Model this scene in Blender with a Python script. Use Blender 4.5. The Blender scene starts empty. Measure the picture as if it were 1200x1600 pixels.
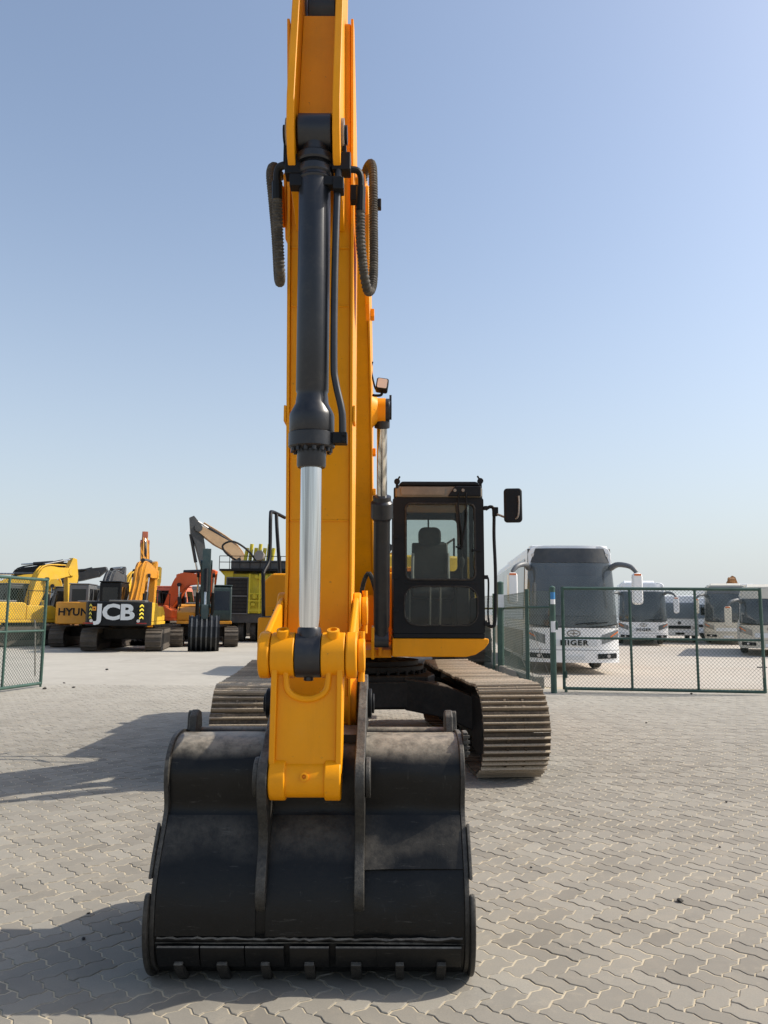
import bpy, bmesh, math, random
from mathutils import Vector, Matrix, Euler

random.seed(7)
R = math.radians
scene = bpy.context.scene

# ------------------------------------------------------------------ camera
CAM_H = 1.55
PITCH = math.atan(158 / 1200)
ROLL = 0.009
cam_data = bpy.data.cameras.new('camera')
cam = bpy.data.objects.new('camera', cam_data)
scene.collection.objects.link(cam)
cam.matrix_world = Matrix.Translation((0, 0, CAM_H)) @ Matrix.Rotation(math.pi / 2 + PITCH, 4, 'X') @ Matrix.Rotation(ROLL, 4, 'Z')
cam_data.sensor_fit = 'VERTICAL'
cam_data.sensor_height = 36
cam_data.lens = 27.0
cam_data.clip_start = 0.05
cam_data.clip_end = 3000
scene.camera = cam

# ------------------------------------------------------------------ light
SUN_TO = Vector((1.08, 0.16, 1.0)).normalized()      # direction towards the sun
sun_el = math.asin(SUN_TO.z)
sun_az = math.atan2(SUN_TO.x, SUN_TO.y)
world = bpy.data.worlds.new('World')
scene.world = world
world.use_nodes = True
wn = world.node_tree
wn.nodes.clear()
sky = wn.nodes.new('ShaderNodeTexSky')
sky.sky_type = 'NISHITA'
sky.sun_disc = False
sky.sun_elevation = sun_el
sky.sun_rotation = sun_az
sky.altitude = 0
sky.air_density = 1.0
sky.dust_density = 2.0
sky.ozone_density = 1.0
bg = wn.nodes.new('ShaderNodeBackground')
bg.inputs['Strength'].default_value = 0.14
wo = wn.nodes.new('ShaderNodeOutputWorld')
# pale dust haze low over the horizon, the same all the way round
wtc = wn.nodes.new('ShaderNodeTexCoord'); wsp = wn.nodes.new('ShaderNodeSeparateXYZ'); wn.links.new(wtc.outputs['Generated'], wsp.inputs[0])
wmr = wn.nodes.new('ShaderNodeMapRange'); wmr.inputs[1].default_value = 0.0; wmr.inputs[2].default_value = 0.70; wmr.inputs[3].default_value = 1.0; wmr.inputs[4].default_value = 0.0
wn.links.new(wsp.outputs[2], wmr.inputs[0])
wpw = wn.nodes.new('ShaderNodeMath'); wpw.operation = 'POWER'; wpw.inputs[1].default_value = 2.3; wn.links.new(wmr.outputs[0], wpw.inputs[0])
wml = wn.nodes.new('ShaderNodeMath'); wml.operation = 'MULTIPLY'; wml.operation = 'MULTIPLY_ADD'; wml.inputs[1].default_value = 0.86; wml.inputs[2].default_value = 0.11; wn.links.new(wpw.outputs[0], wml.inputs[0])
wmx = wn.nodes.new('ShaderNodeMix'); wmx.data_type = 'RGBA'; wn.links.new(wml.outputs[0], wmx.inputs[0])
wn.links.new(sky.outputs[0], wmx.inputs[6]); wmx.inputs[7].default_value = (3.24, 3.50, 3.66, 1)
wn.links.new(wmx.outputs[2], bg.inputs[0])
wn.links.new(bg.outputs[0], wo.inputs[0])

sun_data = bpy.data.lights.new('sun', 'SUN')
sun_data.energy = 3.55
sun_data.angle = R(0.53)
sun_data.color = (1.0, 0.93, 0.82)
sun = bpy.data.objects.new('sun', sun_data)
scene.collection.objects.link(sun)
sun.rotation_euler = (-SUN_TO).to_track_quat('-Z', 'Y').to_euler()
sun.location = SUN_TO * 60

scene.view_settings.view_transform = 'Standard'
scene.view_settings.look = 'None'
scene.view_settings.exposure = 0.5
scene.view_settings.gamma = 1.0
scene.view_settings.use_curve_mapping = False
scene.cycles.max_bounces = 8
scene.cycles.transparent_max_bounces = 24

# ------------------------------------------------------------------ camera rays, used to find where things stand
_fw = Vector((0, math.cos(PITCH), math.sin(PITCH)))
_u0 = Vector((0, -math.sin(PITCH), math.cos(PITCH)))
_r0 = Vector((1, 0, 0))
_rt = _r0 * math.cos(ROLL) + _u0 * math.sin(ROLL)
_up = -_r0 * math.sin(ROLL) + _u0 * math.cos(ROLL)
def ray(px, py): return _fw + _rt * ((px - 600) / 1200) + _up * ((800 - py) / 1200)
def at(px, py, Y):
    r = ray(px, py); return r * (Y / r.y) + Vector((0, 0, CAM_H))
def gnd(px, py, z=0.0):
    r = ray(px, py); return r * ((z - CAM_H) / r.z) + Vector((0, 0, CAM_H))
def proj(p):
    q = Vector(p) - Vector((0, 0, CAM_H)); d = q.dot(_fw)
    if d < 0.05: return None
    return (600 + 1200 * q.dot(_rt) / d, 800 - 1200 * q.dot(_up) / d, d)

# ------------------------------------------------------------------ materials
def _new(name):
    m = bpy.data.materials.new(name); m.use_nodes = True
    nt = m.node_tree; nt.nodes.clear()
    out = nt.nodes.new('ShaderNodeOutputMaterial')
    b = nt.nodes.new('ShaderNodeBsdfPrincipled')
    nt.links.new(b.outputs[0], out.inputs[0])
    return m, nt, b, out
def _noise(nt, scale, detail=5, rough=0.6, coord='Object', sc=(1, 1, 1)):
    tc = nt.nodes.new('ShaderNodeTexCoord')
    mp = nt.nodes.new('ShaderNodeMapping'); mp.inputs['Scale'].default_value = sc
    n = nt.nodes.new('ShaderNodeTexNoise')
    n.inputs['Scale'].default_value = scale; n.inputs['Detail'].default_value = detail; n.inputs['Roughness'].default_value = rough
    nt.links.new(tc.outputs[coord], mp.inputs[0]); nt.links.new(mp.outputs[0], n.inputs['Vector'])
    return n.outputs['Fac']
def _ramp(nt, fac, p0, p1, c0=(0, 0, 0, 1), c1=(1, 1, 1, 1)):
    r = nt.nodes.new('ShaderNodeValToRGB')
    r.color_ramp.elements[0].position = p0; r.color_ramp.elements[1].position = p1
    r.color_ramp.elements[0].color = c0; r.color_ramp.elements[1].color = c1
    nt.links.new(fac, r.inputs[0]); return r.outputs[0]
def _mix(nt, fac, a, b):
    m = nt.nodes.new('ShaderNodeMix'); m.data_type = 'RGBA'
    for sock, v in ((m.inputs[0], fac), (m.inputs[6], a), (m.inputs[7], b)):
        if hasattr(v, 'is_output'): nt.links.new(v, sock)
        elif isinstance(v, (int, float)): sock.default_value = v
        else: sock.default_value = (*v[:3], 1)
    return m.outputs[2]
def _mul(nt, a, b):
    m = nt.nodes.new('ShaderNodeMath'); m.operation = 'MULTIPLY'
    for s_, v in ((m.inputs[0], a), (m.inputs[1], b)):
        if hasattr(v, 'is_output'): nt.links.new(v, s_)
        else: s_.default_value = v
    return m.outputs[0]
def _bump(nt, b, h, strength, dist=0.01):
    bp = nt.nodes.new('ShaderNodeBump'); bp.inputs['Strength'].default_value = strength; bp.inputs['Distance'].default_value = dist
    nt.links.new(h, bp.inputs['Height']); nt.links.new(bp.outputs[0], b.inputs['Normal'])

def paint(name, col, rough=0.42, dust=0.15, dustcol=(0.42, 0.36, 0.27), var=0.12, metal=0.0, coat=0.0, bump=0.05, scale=3.0, grit=60, spec=0.5, streak=0.0):
    m, nt, b, o = _new(name)
    n1 = _noise(nt, scale, 6, 0.65)
    dark = tuple(c * (1 - var * 1.6) for c in col); light = tuple(min(1, c * (1 + var)) for c in col)
    c1 = _mix(nt, _ramp(nt, n1, 0.3, 0.7), dark, light)
    n2 = _noise(nt, scale * 2.7, 8, 0.72)
    n3 = _noise(nt, grit, 3, 0.6)
    d = _mul(nt, _ramp(nt, n2, 0.45, 0.8), _ramp(nt, n3, 0.25, 0.7))
    d = _mul(nt, d, dust)
    c2 = _mix(nt, d, c1, dustcol)
    if streak:
        s1 = _ramp(nt, _noise(nt, 5, 6, 0.7, sc=(3.2, 3.2, 0.22)), 0.52, 0.75); c2 = _mix(nt, _mul(nt, s1, streak), c2, tuple(c * 0.55 + 0.01 for c in col))
        s2 = _ramp(nt, _noise(nt, 38, 3, 0.5), 0.70, 0.74); c2 = _mix(nt, _mul(nt, s2, 0.5), c2, (0.22, 0.12, 0.03))
    nt.links.new(c2, b.inputs['Base Color'])
    b.inputs['Metallic'].default_value = metal; b.inputs['Specular IOR Level'].default_value = spec
    rr = nt.nodes.new('ShaderNodeMapRange'); rr.inputs[3].default_value = rough * 0.8; rr.inputs[4].default_value = min(1, rough * 1.35)
    nt.links.new(n2, rr.inputs[0]); nt.links.new(rr.outputs[0], b.inputs['Roughness'])
    if coat: b.inputs['Coat Weight'].default_value = coat; b.inputs['Coat Roughness'].default_value = 0.15
    if bump: _bump(nt, b, n3, bump, 0.004)
    return m

def worn(name, col, dustcol, amount=0.6, rough=0.7, scale=2.2, bump=0.35, up=0.5, up0=-0.1, up1=0.9, each=0.0, spec=0.5, scratch=0.0, lo=0.28, hi=0.66):
    """dark steel with settled dust: more of it on faces that point up"""
    m, nt, b, o = _new(name)
    n1 = _noise(nt, scale, 8, 0.7); n2 = _noise(nt, scale * 9, 6, 0.7); n3 = _noise(nt, 45, 4, 0.7)
    g = nt.nodes.new('ShaderNodeNewGeometry'); s_ = nt.nodes.new('ShaderNodeSeparateXYZ'); nt.links.new(g.outputs['Normal'], s_.inputs[0])
    upf = nt.nodes.new('ShaderNodeMapRange'); upf.inputs[1].default_value = up0; upf.inputs[2].default_value = up1
    upf.inputs[3].default_value = 1 - up; upf.inputs[4].default_value = 1.0
    nt.links.new(s_.outputs[2], upf.inputs[0])
    d = _mul(nt, _ramp(nt, n1, lo, hi), _ramp(nt, n2, 0.15, 0.6))
    d = _mul(nt, d, upf.outputs[0]); d = _mul(nt, d, amount)
    base = _mix(nt, n2, tuple(c * 0.6 for c in col), tuple(c * 1.35 for c in col))
    b.inputs['Specular IOR Level'].default_value = spec
    if scratch:
        sc1 = _ramp(nt, _noise(nt, 6, 8, 0.75, sc=(1.2, 9, 9)), 0.60, 0.70); sc2 = _ramp(nt, _noise(nt, 7, 8, 0.75, sc=(9, 9, 1.0)), 0.62, 0.72)
        base = _mix(nt, _mul(nt, sc1, scratch), base, (0.10, 0.095, 0.088)); base = _mix(nt, _mul(nt, sc2, scratch), base, (0.085, 0.08, 0.075))
    cc = _mix(nt, d, base, dustcol)
    if each:
        oi = nt.nodes.new('ShaderNodeObjectInfo'); hs = nt.nodes.new('ShaderNodeHueSaturation'); mr = nt.nodes.new('ShaderNodeMapRange')
        mr.inputs[3].default_value = 1 - each; mr.inputs[4].default_value = 1 + each * 0.6
        nt.links.new(oi.outputs['Random'], mr.inputs[0]); nt.links.new(mr.outputs[0], hs.inputs['Value']); nt.links.new(cc, hs.inputs['Color']); cc = hs.outputs[0]
    nt.links.new(cc, b.inputs['Base Color'])
    rr = nt.nodes.new('ShaderNodeMapRange'); rr.inputs[3].default_value = rough * 0.7; rr.inputs[4].default_value = min(1, rough * 1.3)
    nt.links.new(n2, rr.inputs[0]); nt.links.new(rr.outputs[0], b.inputs['Roughness'])
    _bump(nt, b, n3 if bump < 0.3 else n2, bump, 0.01)
    return m

def glass(name, tint=(0.5, 0.55, 0.55), refl=1.0, alpha=0.25, lo=0.3, hi=0.8, dust_sky_col=(0.32, 0.30, 0.26)):
    m, nt, b, o = _new(name); nt.nodes.remove(b)
    tr = nt.nodes.new('ShaderNodeBsdfTransparent'); tr.inputs[0].default_value = (*tint, 1)
    gl = nt.nodes.new('ShaderNodeBsdfGlossy'); gl.inputs['Roughness'].default_value = 0.03; gl.inputs[0].default_value = (refl, refl, refl, 1)
    df = nt.nodes.new('ShaderNodeBsdfDiffuse'); df.inputs[0].default_value = (*dust_sky_col, 1)
    fr = nt.nodes.new('ShaderNodeFresnel'); gb = nt.nodes.new('ShaderNodeNewGeometry'); mi = nt.nodes.new('ShaderNodeMapRange'); mi.inputs[3].default_value = 1.5; mi.inputs[4].default_value = 1 / 1.5
    nt.links.new(gb.outputs['Backfacing'], mi.inputs[0]); nt.links.new(mi.outputs[0], fr.inputs[0])
    n = _noise(nt, 0.7, 2, 0.4)
    mx0 = nt.nodes.new('ShaderNodeMixShader'); nt.links.new(_mul(nt, _ramp(nt, n, lo, hi), alpha), mx0.inputs[0])
    nt.links.new(tr.outputs[0], mx0.inputs[1]); nt.links.new(df.outputs[0], mx0.inputs[2])
    mx = nt.nodes.new('ShaderNodeMixShader'); nt.links.new(fr.outputs[0], mx.inputs[0])
    nt.links.new(mx0.outputs[0], mx.inputs[1]); nt.links.new(gl.outputs[0], mx.inputs[2])
    nt.links.new(mx.outputs[0], o.inputs[0])
    return m

M = {}
M['yellow'] = paint('yellow_paint', (0.78, 0.302, 0.001), 0.42, 0.10, dustcol=(0.40, 0.30, 0.16), var=0.07, coat=0.0, bump=0.035, scale=1.9, spec=0.24, streak=0.22)
M['yellow_dusty'] = paint('yellow_paint_dusty', (0.62, 0.30, 0.015), 0.5, 0.4, var=0.15, scale=1.2)
M['yellow_light'] = paint('yellow_paint_light', (0.70, 0.42, 0.02), 0.5, 0.35, var=0.12, scale=1.2)
M['yellow_orange'] = paint('orange_yellow_paint', (0.60, 0.25, 0.008), 0.45, 0.25, var=0.1, scale=1.2)
M['yellow_green'] = paint('greenish_yellow_paint', (0.58, 0.48, 0.02), 0.5, 0.3, var=0.12, scale=1.2)
M['orange'] = paint('orange_red_paint', (0.75, 0.12, 0.02), 0.45, 0.25, var=0.1, scale=1.2)
M['pink'] = paint('faded_red_paint', (0.70, 0.20, 0.12), 0.6, 0.3, var=0.12, scale=1.2)
M['red'] = paint('rust_red_paint', (0.36, 0.09, 0.04), 0.6, 0.3, var=0.2, scale=2)
M['beige'] = paint('beige_paint', (0.48, 0.32, 0.18), 0.6, 0.3, var=0.12, scale=1.2)
M['black'] = paint('black_paint', (0.008, 0.009, 0.011), 0.45, 0.03, var=0.2, scale=2.5, spec=0.2)
M['cyl'] = paint('blue_black_paint', (0.012, 0.014, 0.019), 0.34, 0.07, var=0.2, scale=4, bump=0.04)
M['rubber'] = paint('black_rubber', (0.018, 0.017, 0.016), 0.75, 0.35, var=0.2, scale=9, bump=0.1)
M['hose'] = paint('dusty_hose_guard', (0.05, 0.042, 0.032), 0.7, 0.5, var=0.25, scale=9, bump=0.1)
M['grey'] = paint('grey_paint', (0.13, 0.14, 0.15), 0.5, 0.25, var=0.12, scale=1.5)
M['darkgrey'] = paint('dark_grey_paint', (0.045, 0.05, 0.055), 0.5, 0.25, var=0.15, scale=1.5)
M['darkgreen'] = paint('dark_green_paint', (0.015, 0.035, 0.035), 0.5, 0.15, var=0.15, scale=1.5)
M['white'] = paint('white_paint', (0.86, 0.86, 0.85), 0.3, 0.06, var=0.03, coat=0.3, bump=0.0, scale=1.0)
M['cream'] = paint('cream_paint', (0.62, 0.58, 0.48), 0.4, 0.25, var=0.06, coat=0.1, bump=0.0, scale=1.0)
M['tan'] = paint('tan_side_panel', (0.36, 0.29, 0.18), 0.4, 0.25, var=0.1, coat=0.1, bump=0.0, scale=1.0)  # even tan on the coaches' lower side panels
M['brown'] = paint('brown_rust', (0.30, 0.13, 0.035), 0.65, 0.3, var=0.25, scale=3)
M['green'] = paint('green_fence_paint', (0.030, 0.078, 0.060), 0.5, 0.25, var=0.15, dustcol=(0.3, 0.33, 0.28), scale=4)
M['wire'] = paint('green_wire', (0.055, 0.085, 0.07), 0.55, 0.15, var=0.1, scale=6, bump=0)
M['sticker_white'] = paint('white_print', (0.7, 0.72, 0.72), 0.5, 0.1, var=0.04, bump=0)
M['sticker_blue'] = paint('blue_print', (0.03, 0.20, 0.45), 0.5, 0.1, var=0.04, bump=0)
M['sign_orange'] = paint('orange_print', (0.75, 0.30, 0.02), 0.5, 0.05, var=0.04, bump=0)
M['sign_yellow'] = paint('yellow_print', (0.75, 0.60, 0.05), 0.5, 0.05, var=0.04, bump=0)
M['seat'] = paint('grey_vinyl', (0.022, 0.022, 0.023), 0.5, 0.15, var=0.15, scale=4)
M['seat_edge'] = paint('light_grey_vinyl', (0.30, 0.29, 0.27), 0.5, 0.2, var=0.1, scale=4)
M['interior'] = paint('cab_lining', (0.014, 0.014, 0.014), 0.7, 0.15, var=0.15, scale=3)
M['panel_tan'] = paint('dusty_tan_panel', (0.20, 0.17, 0.13), 0.6, 0.5, var=0.12, scale=4)
M['concrete'] = worn('concrete_block', (0.22, 0.21, 0.19), (0.42, 0.37, 0.28), 0.6, 0.9, 3, 0.3)
M['steel'] = worn('bare_steel', (0.22, 0.20, 0.18), (0.40, 0.34, 0.26), 0.5, 0.55, 4, 0.2)
M['bucket'] = worn('bucket_black_steel', (0.0055, 0.006, 0.0065), (0.30, 0.265, 0.21), 1.0, 0.40, 2.4, 0.18, up=0.993, up0=0.44, up1=0.88, spec=0.25, scratch=0.45, lo=0.15, hi=0.5)
M['bucket_edge'] = worn('bucket_worn_edge', (0.014, 0.014, 0.014), (0.22, 0.20, 0.165), 0.85, 0.45, 7, 0.4, up=0.78, spec=0.3, scratch=0.5)
M['track'] = worn('track_steel_dusty', (0.036, 0.026, 0.018), (0.36, 0.275, 0.185), 1.0, 0.7, 5, 0.35, up=0.86, up0=-0.05, up1=0.6, each=0.4, spec=0.3)
M['grouser'] = worn('worn_grouser_steel', (0.19, 0.145, 0.10), (0.57, 0.47, 0.34), 1.0, 0.45, 9, 0.3, up=0.8, up0=0.0, up1=0.55, each=0.3, lo=0.1, hi=0.45)
M['track_far'] = worn('track_steel_far', (0.055, 0.045, 0.038), (0.22, 0.18, 0.13), 0.6, 0.8, 3, 0.3, up=0.45)
M['under'] = worn('undercarriage_black', (0.010, 0.010, 0.011), (0.20, 0.165, 0.125), 0.7, 0.6, 3, 0.3, up=0.9, spec=0.2)
M['tyre'] = worn('tyre_rubber', (0.018, 0.018, 0.018), (0.20, 0.17, 0.13), 0.5, 0.85, 5, 0.3, up=0.4)
M['glass'] = glass('cab_glass', (0.82, 0.85, 0.83), 0.45, 0.03)
M['busglass'] = glass('bus_glass', (0.45, 0.48, 0.49), 1.0, 0.62, 0.0, 0.85, (0.22, 0.25, 0.27))  # blue-grey diffuse layer on the panes stands in for reflected sky
M['sideglass'] = glass('dark_side_glass', (0.06, 0.065, 0.065), 1.0, 0.08)
M['mirror'] = paint('mirror_glass', (0.3, 0.3, 0.3), 0.1, 0.02, var=0.0, metal=1.0, bump=0)
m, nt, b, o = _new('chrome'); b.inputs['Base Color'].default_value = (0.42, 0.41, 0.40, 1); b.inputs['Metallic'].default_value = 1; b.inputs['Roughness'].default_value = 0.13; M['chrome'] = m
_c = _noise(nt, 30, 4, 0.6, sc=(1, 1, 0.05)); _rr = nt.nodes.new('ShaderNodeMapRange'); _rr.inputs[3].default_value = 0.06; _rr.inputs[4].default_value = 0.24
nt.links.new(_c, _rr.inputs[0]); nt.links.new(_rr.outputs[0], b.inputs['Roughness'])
nt.links.new(_ramp(nt, _noise(nt, 22, 3, 0.6, sc=(1, 1, 0.012)), 0.38, 0.62, (0.27, 0.27, 0.27, 1), (0.72, 0.72, 0.71, 1)), b.inputs['Base Color'])  # dark streaks in the colour: oil film and stand-in for mirrored surroundings
m, nt, b, o = _new('lamp_lens'); b.inputs['Base Color'].default_value = (0.62, 0.58, 0.54, 1); b.inputs['Roughness'].default_value = 0.12; b.inputs['Coat Weight'].default_value = 0.6; M['lens'] = m
m, nt, b, o = _new('head_lamp_glass'); b.inputs['Base Color'].default_value = (0.22, 0.235, 0.25, 1); b.inputs['Metallic'].default_value = 0.6; b.inputs['Roughness'].default_value = 0.18; M['headlamp'] = m
m, nt, b, o = _new('amber_lens'); b.inputs['Base Color'].default_value = (0.70, 0.16, 0.02, 1); b.inputs['Roughness'].default_value = 0.2; M['amber'] = m
m, nt, b, o = _new('red_lens'); b.inputs['Base Color'].default_value = (0.35, 0.015, 0.015, 1); b.inputs['Roughness'].default_value = 0.2; M['redlens'] = m

# paving: every block has its own shade (a stored value), with grain and dust blown over it
def mat_paver():
    m, nt, b, o = _new('paving_block')
    a = nt.nodes.new('ShaderNodeAttribute'); a.attribute_name = 'shade'
    n1 = _noise(nt, 0.55, 6, 0.65, 'Position' if False else 'Object'); 
    g = nt.nodes.new('ShaderNodeNewGeometry')
    def pn(scale, det, ro):
        n = nt.nodes.new('ShaderNodeTexNoise'); n.inputs['Scale'].default_value = scale; n.inputs['Detail'].default_value = det; n.inputs['Roughness'].default_value = ro
        nt.links.new(g.outputs['Position'], n.inputs['Vector']); return n.outputs['Fac']
    base = _ramp(nt, a.outputs['Fac'], 0.0, 1.0, (0.172, 0.155, 0.126, 1), (0.305, 0.282, 0.235, 1))
    big = pn(0.6, 5, 0.6); mid = pn(5, 7, 0.7); fine = pn(160, 3, 0.7)
    c = _mix(nt, _mul(nt, _ramp(nt, big, 0.35, 0.75), 0.55), base, (0.31, 0.285, 0.24))
    c = _mix(nt, _mul(nt, _ramp(nt, mid, 0.5, 0.8), 0.45), c, (0.36, 0.31, 0.235))
    c = _mix(nt, _mul(nt, _ramp(nt, mid, 0.2, 0.45, (1, 1, 1, 1), (0, 0, 0, 1)), 0.3), c, (0.165, 0.152, 0.13))
    c = _mix(nt, _mul(nt, _ramp(nt, pn(1.7, 8, 0.75), 0.58, 0.70), 0.35), c, (0.13, 0.12, 0.105))     # oil and tyre stains
    c = _mix(nt, _mul(nt, _ramp(nt, pn(2.6, 8, 0.8), 0.55, 0.72), 0.55), c, (0.42, 0.365, 0.275))      # drifted sand
    c = _mix(nt, _mul(nt, _ramp(nt, fine, 0.4, 0.75), 0.35), c, (0.14, 0.13, 0.11))
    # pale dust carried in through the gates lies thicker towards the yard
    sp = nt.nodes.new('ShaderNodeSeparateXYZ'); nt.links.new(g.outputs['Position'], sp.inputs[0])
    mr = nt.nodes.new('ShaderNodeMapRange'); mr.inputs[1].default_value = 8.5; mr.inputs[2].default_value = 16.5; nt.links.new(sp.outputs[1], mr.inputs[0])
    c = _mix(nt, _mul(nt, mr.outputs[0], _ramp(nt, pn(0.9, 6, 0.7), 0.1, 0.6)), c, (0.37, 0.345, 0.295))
    nt.links.new(c, b.inputs['Base Color']); b.inputs['Roughness'].default_value = 0.9
    _bump(nt, b, fine, 0.3, 0.002)
    return m
def mat_ground(name, cols, sc=0.35):
    m, nt, b, o = _new(name)
    g = nt.nodes.new('ShaderNodeNewGeometry')
    def pn(scale, det, ro, s=(1, 1, 1)):
        mp = nt.nodes.new('ShaderNodeMapping'); mp.inputs['Scale'].default_value = s
        n = nt.nodes.new('ShaderNodeTexNoise'); n.inputs['Scale'].default_value = scale; n.inputs['Detail'].default_value = det; n.inputs['Roughness'].default_value = ro
        nt.links.new(g.outputs['Position'], mp.inputs[0]); nt.links.new(mp.outputs[0], n.inputs['Vector']); return n.outputs['Fac']
    c = _mix(nt, _ramp(nt, pn(sc, 6, 0.65), 0.3, 0.7), cols[0], cols[1])
    c = _mix(nt, _mul(nt, _ramp(nt, pn(sc * 7, 8, 0.7), 0.48, 0.75), 0.6), c, cols[2])
    c = _mix(nt, _mul(nt, _ramp(nt, pn(sc * 1.8, 8, 0.75, (1, 0.6, 1)), 0.56, 0.72), 0.5), c, cols[3])
    nt.links.new(c, b.inputs['Base Color']); b.inputs['Roughness'].default_value = 0.95
    _bump(nt, b, pn(30, 5, 0.7), 0.3, 0.01)
    return m
M['paver'] = mat_paver()
M['sand'] = mat_ground('joint_sand', [(0.44, 0.37, 0.255), (0.50, 0.43, 0.31), (0.54, 0.48, 0.36), (0.30, 0.25, 0.18)], 1.5)
M['yard'] = mat_ground('yard_concrete', [(0.335, 0.31, 0.265), (0.415, 0.39, 0.335), (0.47, 0.44, 0.385), (0.25, 0.225, 0.185)], 0.3)
M['lot'] = mat_ground('lot_sand', [(0.43, 0.365, 0.30), (0.47, 0.43, 0.37), (0.51, 0.475, 0.415), (0.42, 0.31, 0.26)], 0.12)
M['wall_far'] = paint('far_wall', (0.34, 0.31, 0.27), 0.9, 0.2, var=0.1)

# ------------------------------------------------------------------ mesh building
class MB:
    def __init__(s): s.v = []; s.f = []
    def add(s, vs, fs):
        n = len(s.v); s.v += [tuple(v) for v in vs]; s.f += [tuple(i + n for i in f) for f in fs]; return s
    def box(s, x0, x1, y0, y1, z0, z1):
        return s.add([(x, y, z) for x in (x0, x1) for y in (y0, y1) for z in (z0, z1)],
                     [(0, 1, 3, 2), (4, 6, 7, 5), (0, 4, 5, 1), (2, 3, 7, 6), (0, 2, 6, 4), (1, 5, 7, 3)])
    def obox(s, c, ax, ay, az):
        """box at c with half-axis vectors"""
        c, ax, ay, az = map(Vector, (c, ax, ay, az))
        return s.add([c + ax * i + ay * j + az * k for i in (-1, 1) for j in (-1, 1) for k in (-1, 1)],
                     [(0, 1, 3, 2), (4, 6, 7, 5), (0, 4, 5, 1), (2, 3, 7, 6), (0, 2, 6, 4), (1, 5, 7, 3)])
    def bar(s, p, q, w, h=None, upv=(0, 0, 1)):
        p, q = Vector(p), Vector(q); d = (q - p); h = h or w
        u = Vector(upv)
        if abs(d.normalized().dot(u)) > 0.98: u = Vector((1, 0, 0))
        sx = d.cross(u).normalized() * w / 2; sz = sx.cross(d).normalized() * h / 2
        return s.obox((p + q) / 2, d / 2, sx, sz)
    def prism(s, prof, axis, a, b):
        def mk(p, t):
            if axis == 'x': return (t, p[0], p[1])
            if axis == 'y': return (p[0], t, p[1])
            return (p[0], p[1], t)
        n = len(prof)
        vs = [mk(p, a) for p in prof] + [mk(p, b) for p in prof]
        fs = [tuple(range(n))[::-1], tuple(range(n, 2 * n))] + [(i, (i + 1) % n, n + (i + 1) % n, n + i) for i in range(n)]
        return s.add(vs, fs)
    def rings(s, rings, closed=True, caps=True):
        n = len(rings[0]); vs = [p for r in rings for p in r]; fs = []
        for k in range(len(rings) - 1):
            for i in range(n if closed else n - 1):
                j = (i + 1) % n
                fs.append((k * n + i, k * n + j, (k + 1) * n + j, (k + 1) * n + i))
        if caps: fs += [tuple(range(n))[::-1], tuple(range((len(rings) - 1) * n, len(rings) * n))]
        return s.add(vs, fs)
    def lathe(s, p, d, prof, n=24):
        """prof: (radius, distance along d)"""
        p, d = Vector(p), Vector(d).normalized()
        u = d.orthogonal().normalized(); w = d.cross(u)
        return s.rings([[p + d * h + (u * math.cos(2 * math.pi * i / n) + w * math.sin(2 * math.pi * i / n)) * r for i in range(n)] for r, h in prof])
    def cyl(s, p, q, r, r2=None, n=20):
        p, q = Vector(p), Vector(q)
        return s.lathe(p, q - p, [(r, 0), (r if r2 is None else r2, (q - p).length)], n)
    def tube(s, pts, r, n=10, radii=None):
        pts = [Vector(p) for p in pts]; rs = []; u = None
        for i, p in enumerate(pts):
            t = (pts[min(i + 1, len(pts) - 1)] - pts[max(i - 1, 0)]).normalized()
            if u is None: u = t.orthogonal().normalized()
            u = (u - t * u.dot(t)).normalized(); w = t.cross(u)
            rr = radii[i] if radii else r
            rs.append([p + (u * math.cos(2 * math.pi * k / n) + w * math.sin(2 * math.pi * k / n)) * rr for k in range(n)])
        return s.rings(rs)
    def xf(s, m): s.v = [tuple(m @ Vector(v)) for v in s.v]; return s
    def mesh(s, name, mat, smooth=35):
        me = bpy.data.meshes.new(name); me.from_pydata(s.v, [], s.f)
        bm = bmesh.new(); bm.from_mesh(me); bmesh.ops.recalc_face_normals(bm, faces=bm.faces); bm.to_mesh(me); bm.free()
        me.materials.append(mat)
        if smooth: me.shade_smooth(); me.set_sharp_from_angle(angle=R(smooth))
        return me
    def build(s, name, mat, parent=None, bevel=0, seg=2, smooth=35, off=None):
        if off is not None: s.v = [(v[0] - off[0], v[1] - off[1], v[2] - off[2]) for v in s.v]
        me = s.mesh(name, M[mat] if isinstance(mat, str) else mat, smooth)
        o = bpy.data.objects.new(name, me); scene.collection.objects.link(o)
        if parent: o.parent = parent
        if bevel:
            md = o.modifiers.new('Bevel', 'BEVEL'); md.width = bevel; md.segments = seg; md.limit_method = 'ANGLE'; md.angle_limit = R(38); md.harden_normals = True
        return o
def smooth_path(pts, n=8):
    pts = [Vector(p) for p in pts]; out = []
    for i in range(len(pts) - 1):
        p0, p1, p2, p3 = pts[max(i - 1, 0)], pts[i], pts[i + 1], pts[min(i + 2, len(pts) - 1)]
        for k in range(n):
            t = k / n
            out.append(0.5 * ((2 * p1) + (p2 - p0) * t + (2 * p0 - 5 * p1 + 4 * p2 - p3) * t * t + (3 * p1 - p0 - 3 * p2 + p3) * t ** 3))
    out.append(pts[-1]); return out
def thing(name, loc, label, cat, group=None, rz=0, scale=1):
    o = bpy.data.objects.new(name, None); scene.collection.objects.link(o)
    o.location = loc; o.rotation_euler = (0, 0, rz); o.scale = (scale,) * 3
    o.empty_display_size = 0.3
    o['label'] = label; o['category'] = cat
    if group: o['group'] = group
    return o
def tag(o, label, cat, group=None):
    o['label'] = label; o['category'] = cat
    if group: o['group'] = group
    return o
def struct(o): o['kind'] = 'structure'; return o
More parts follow.
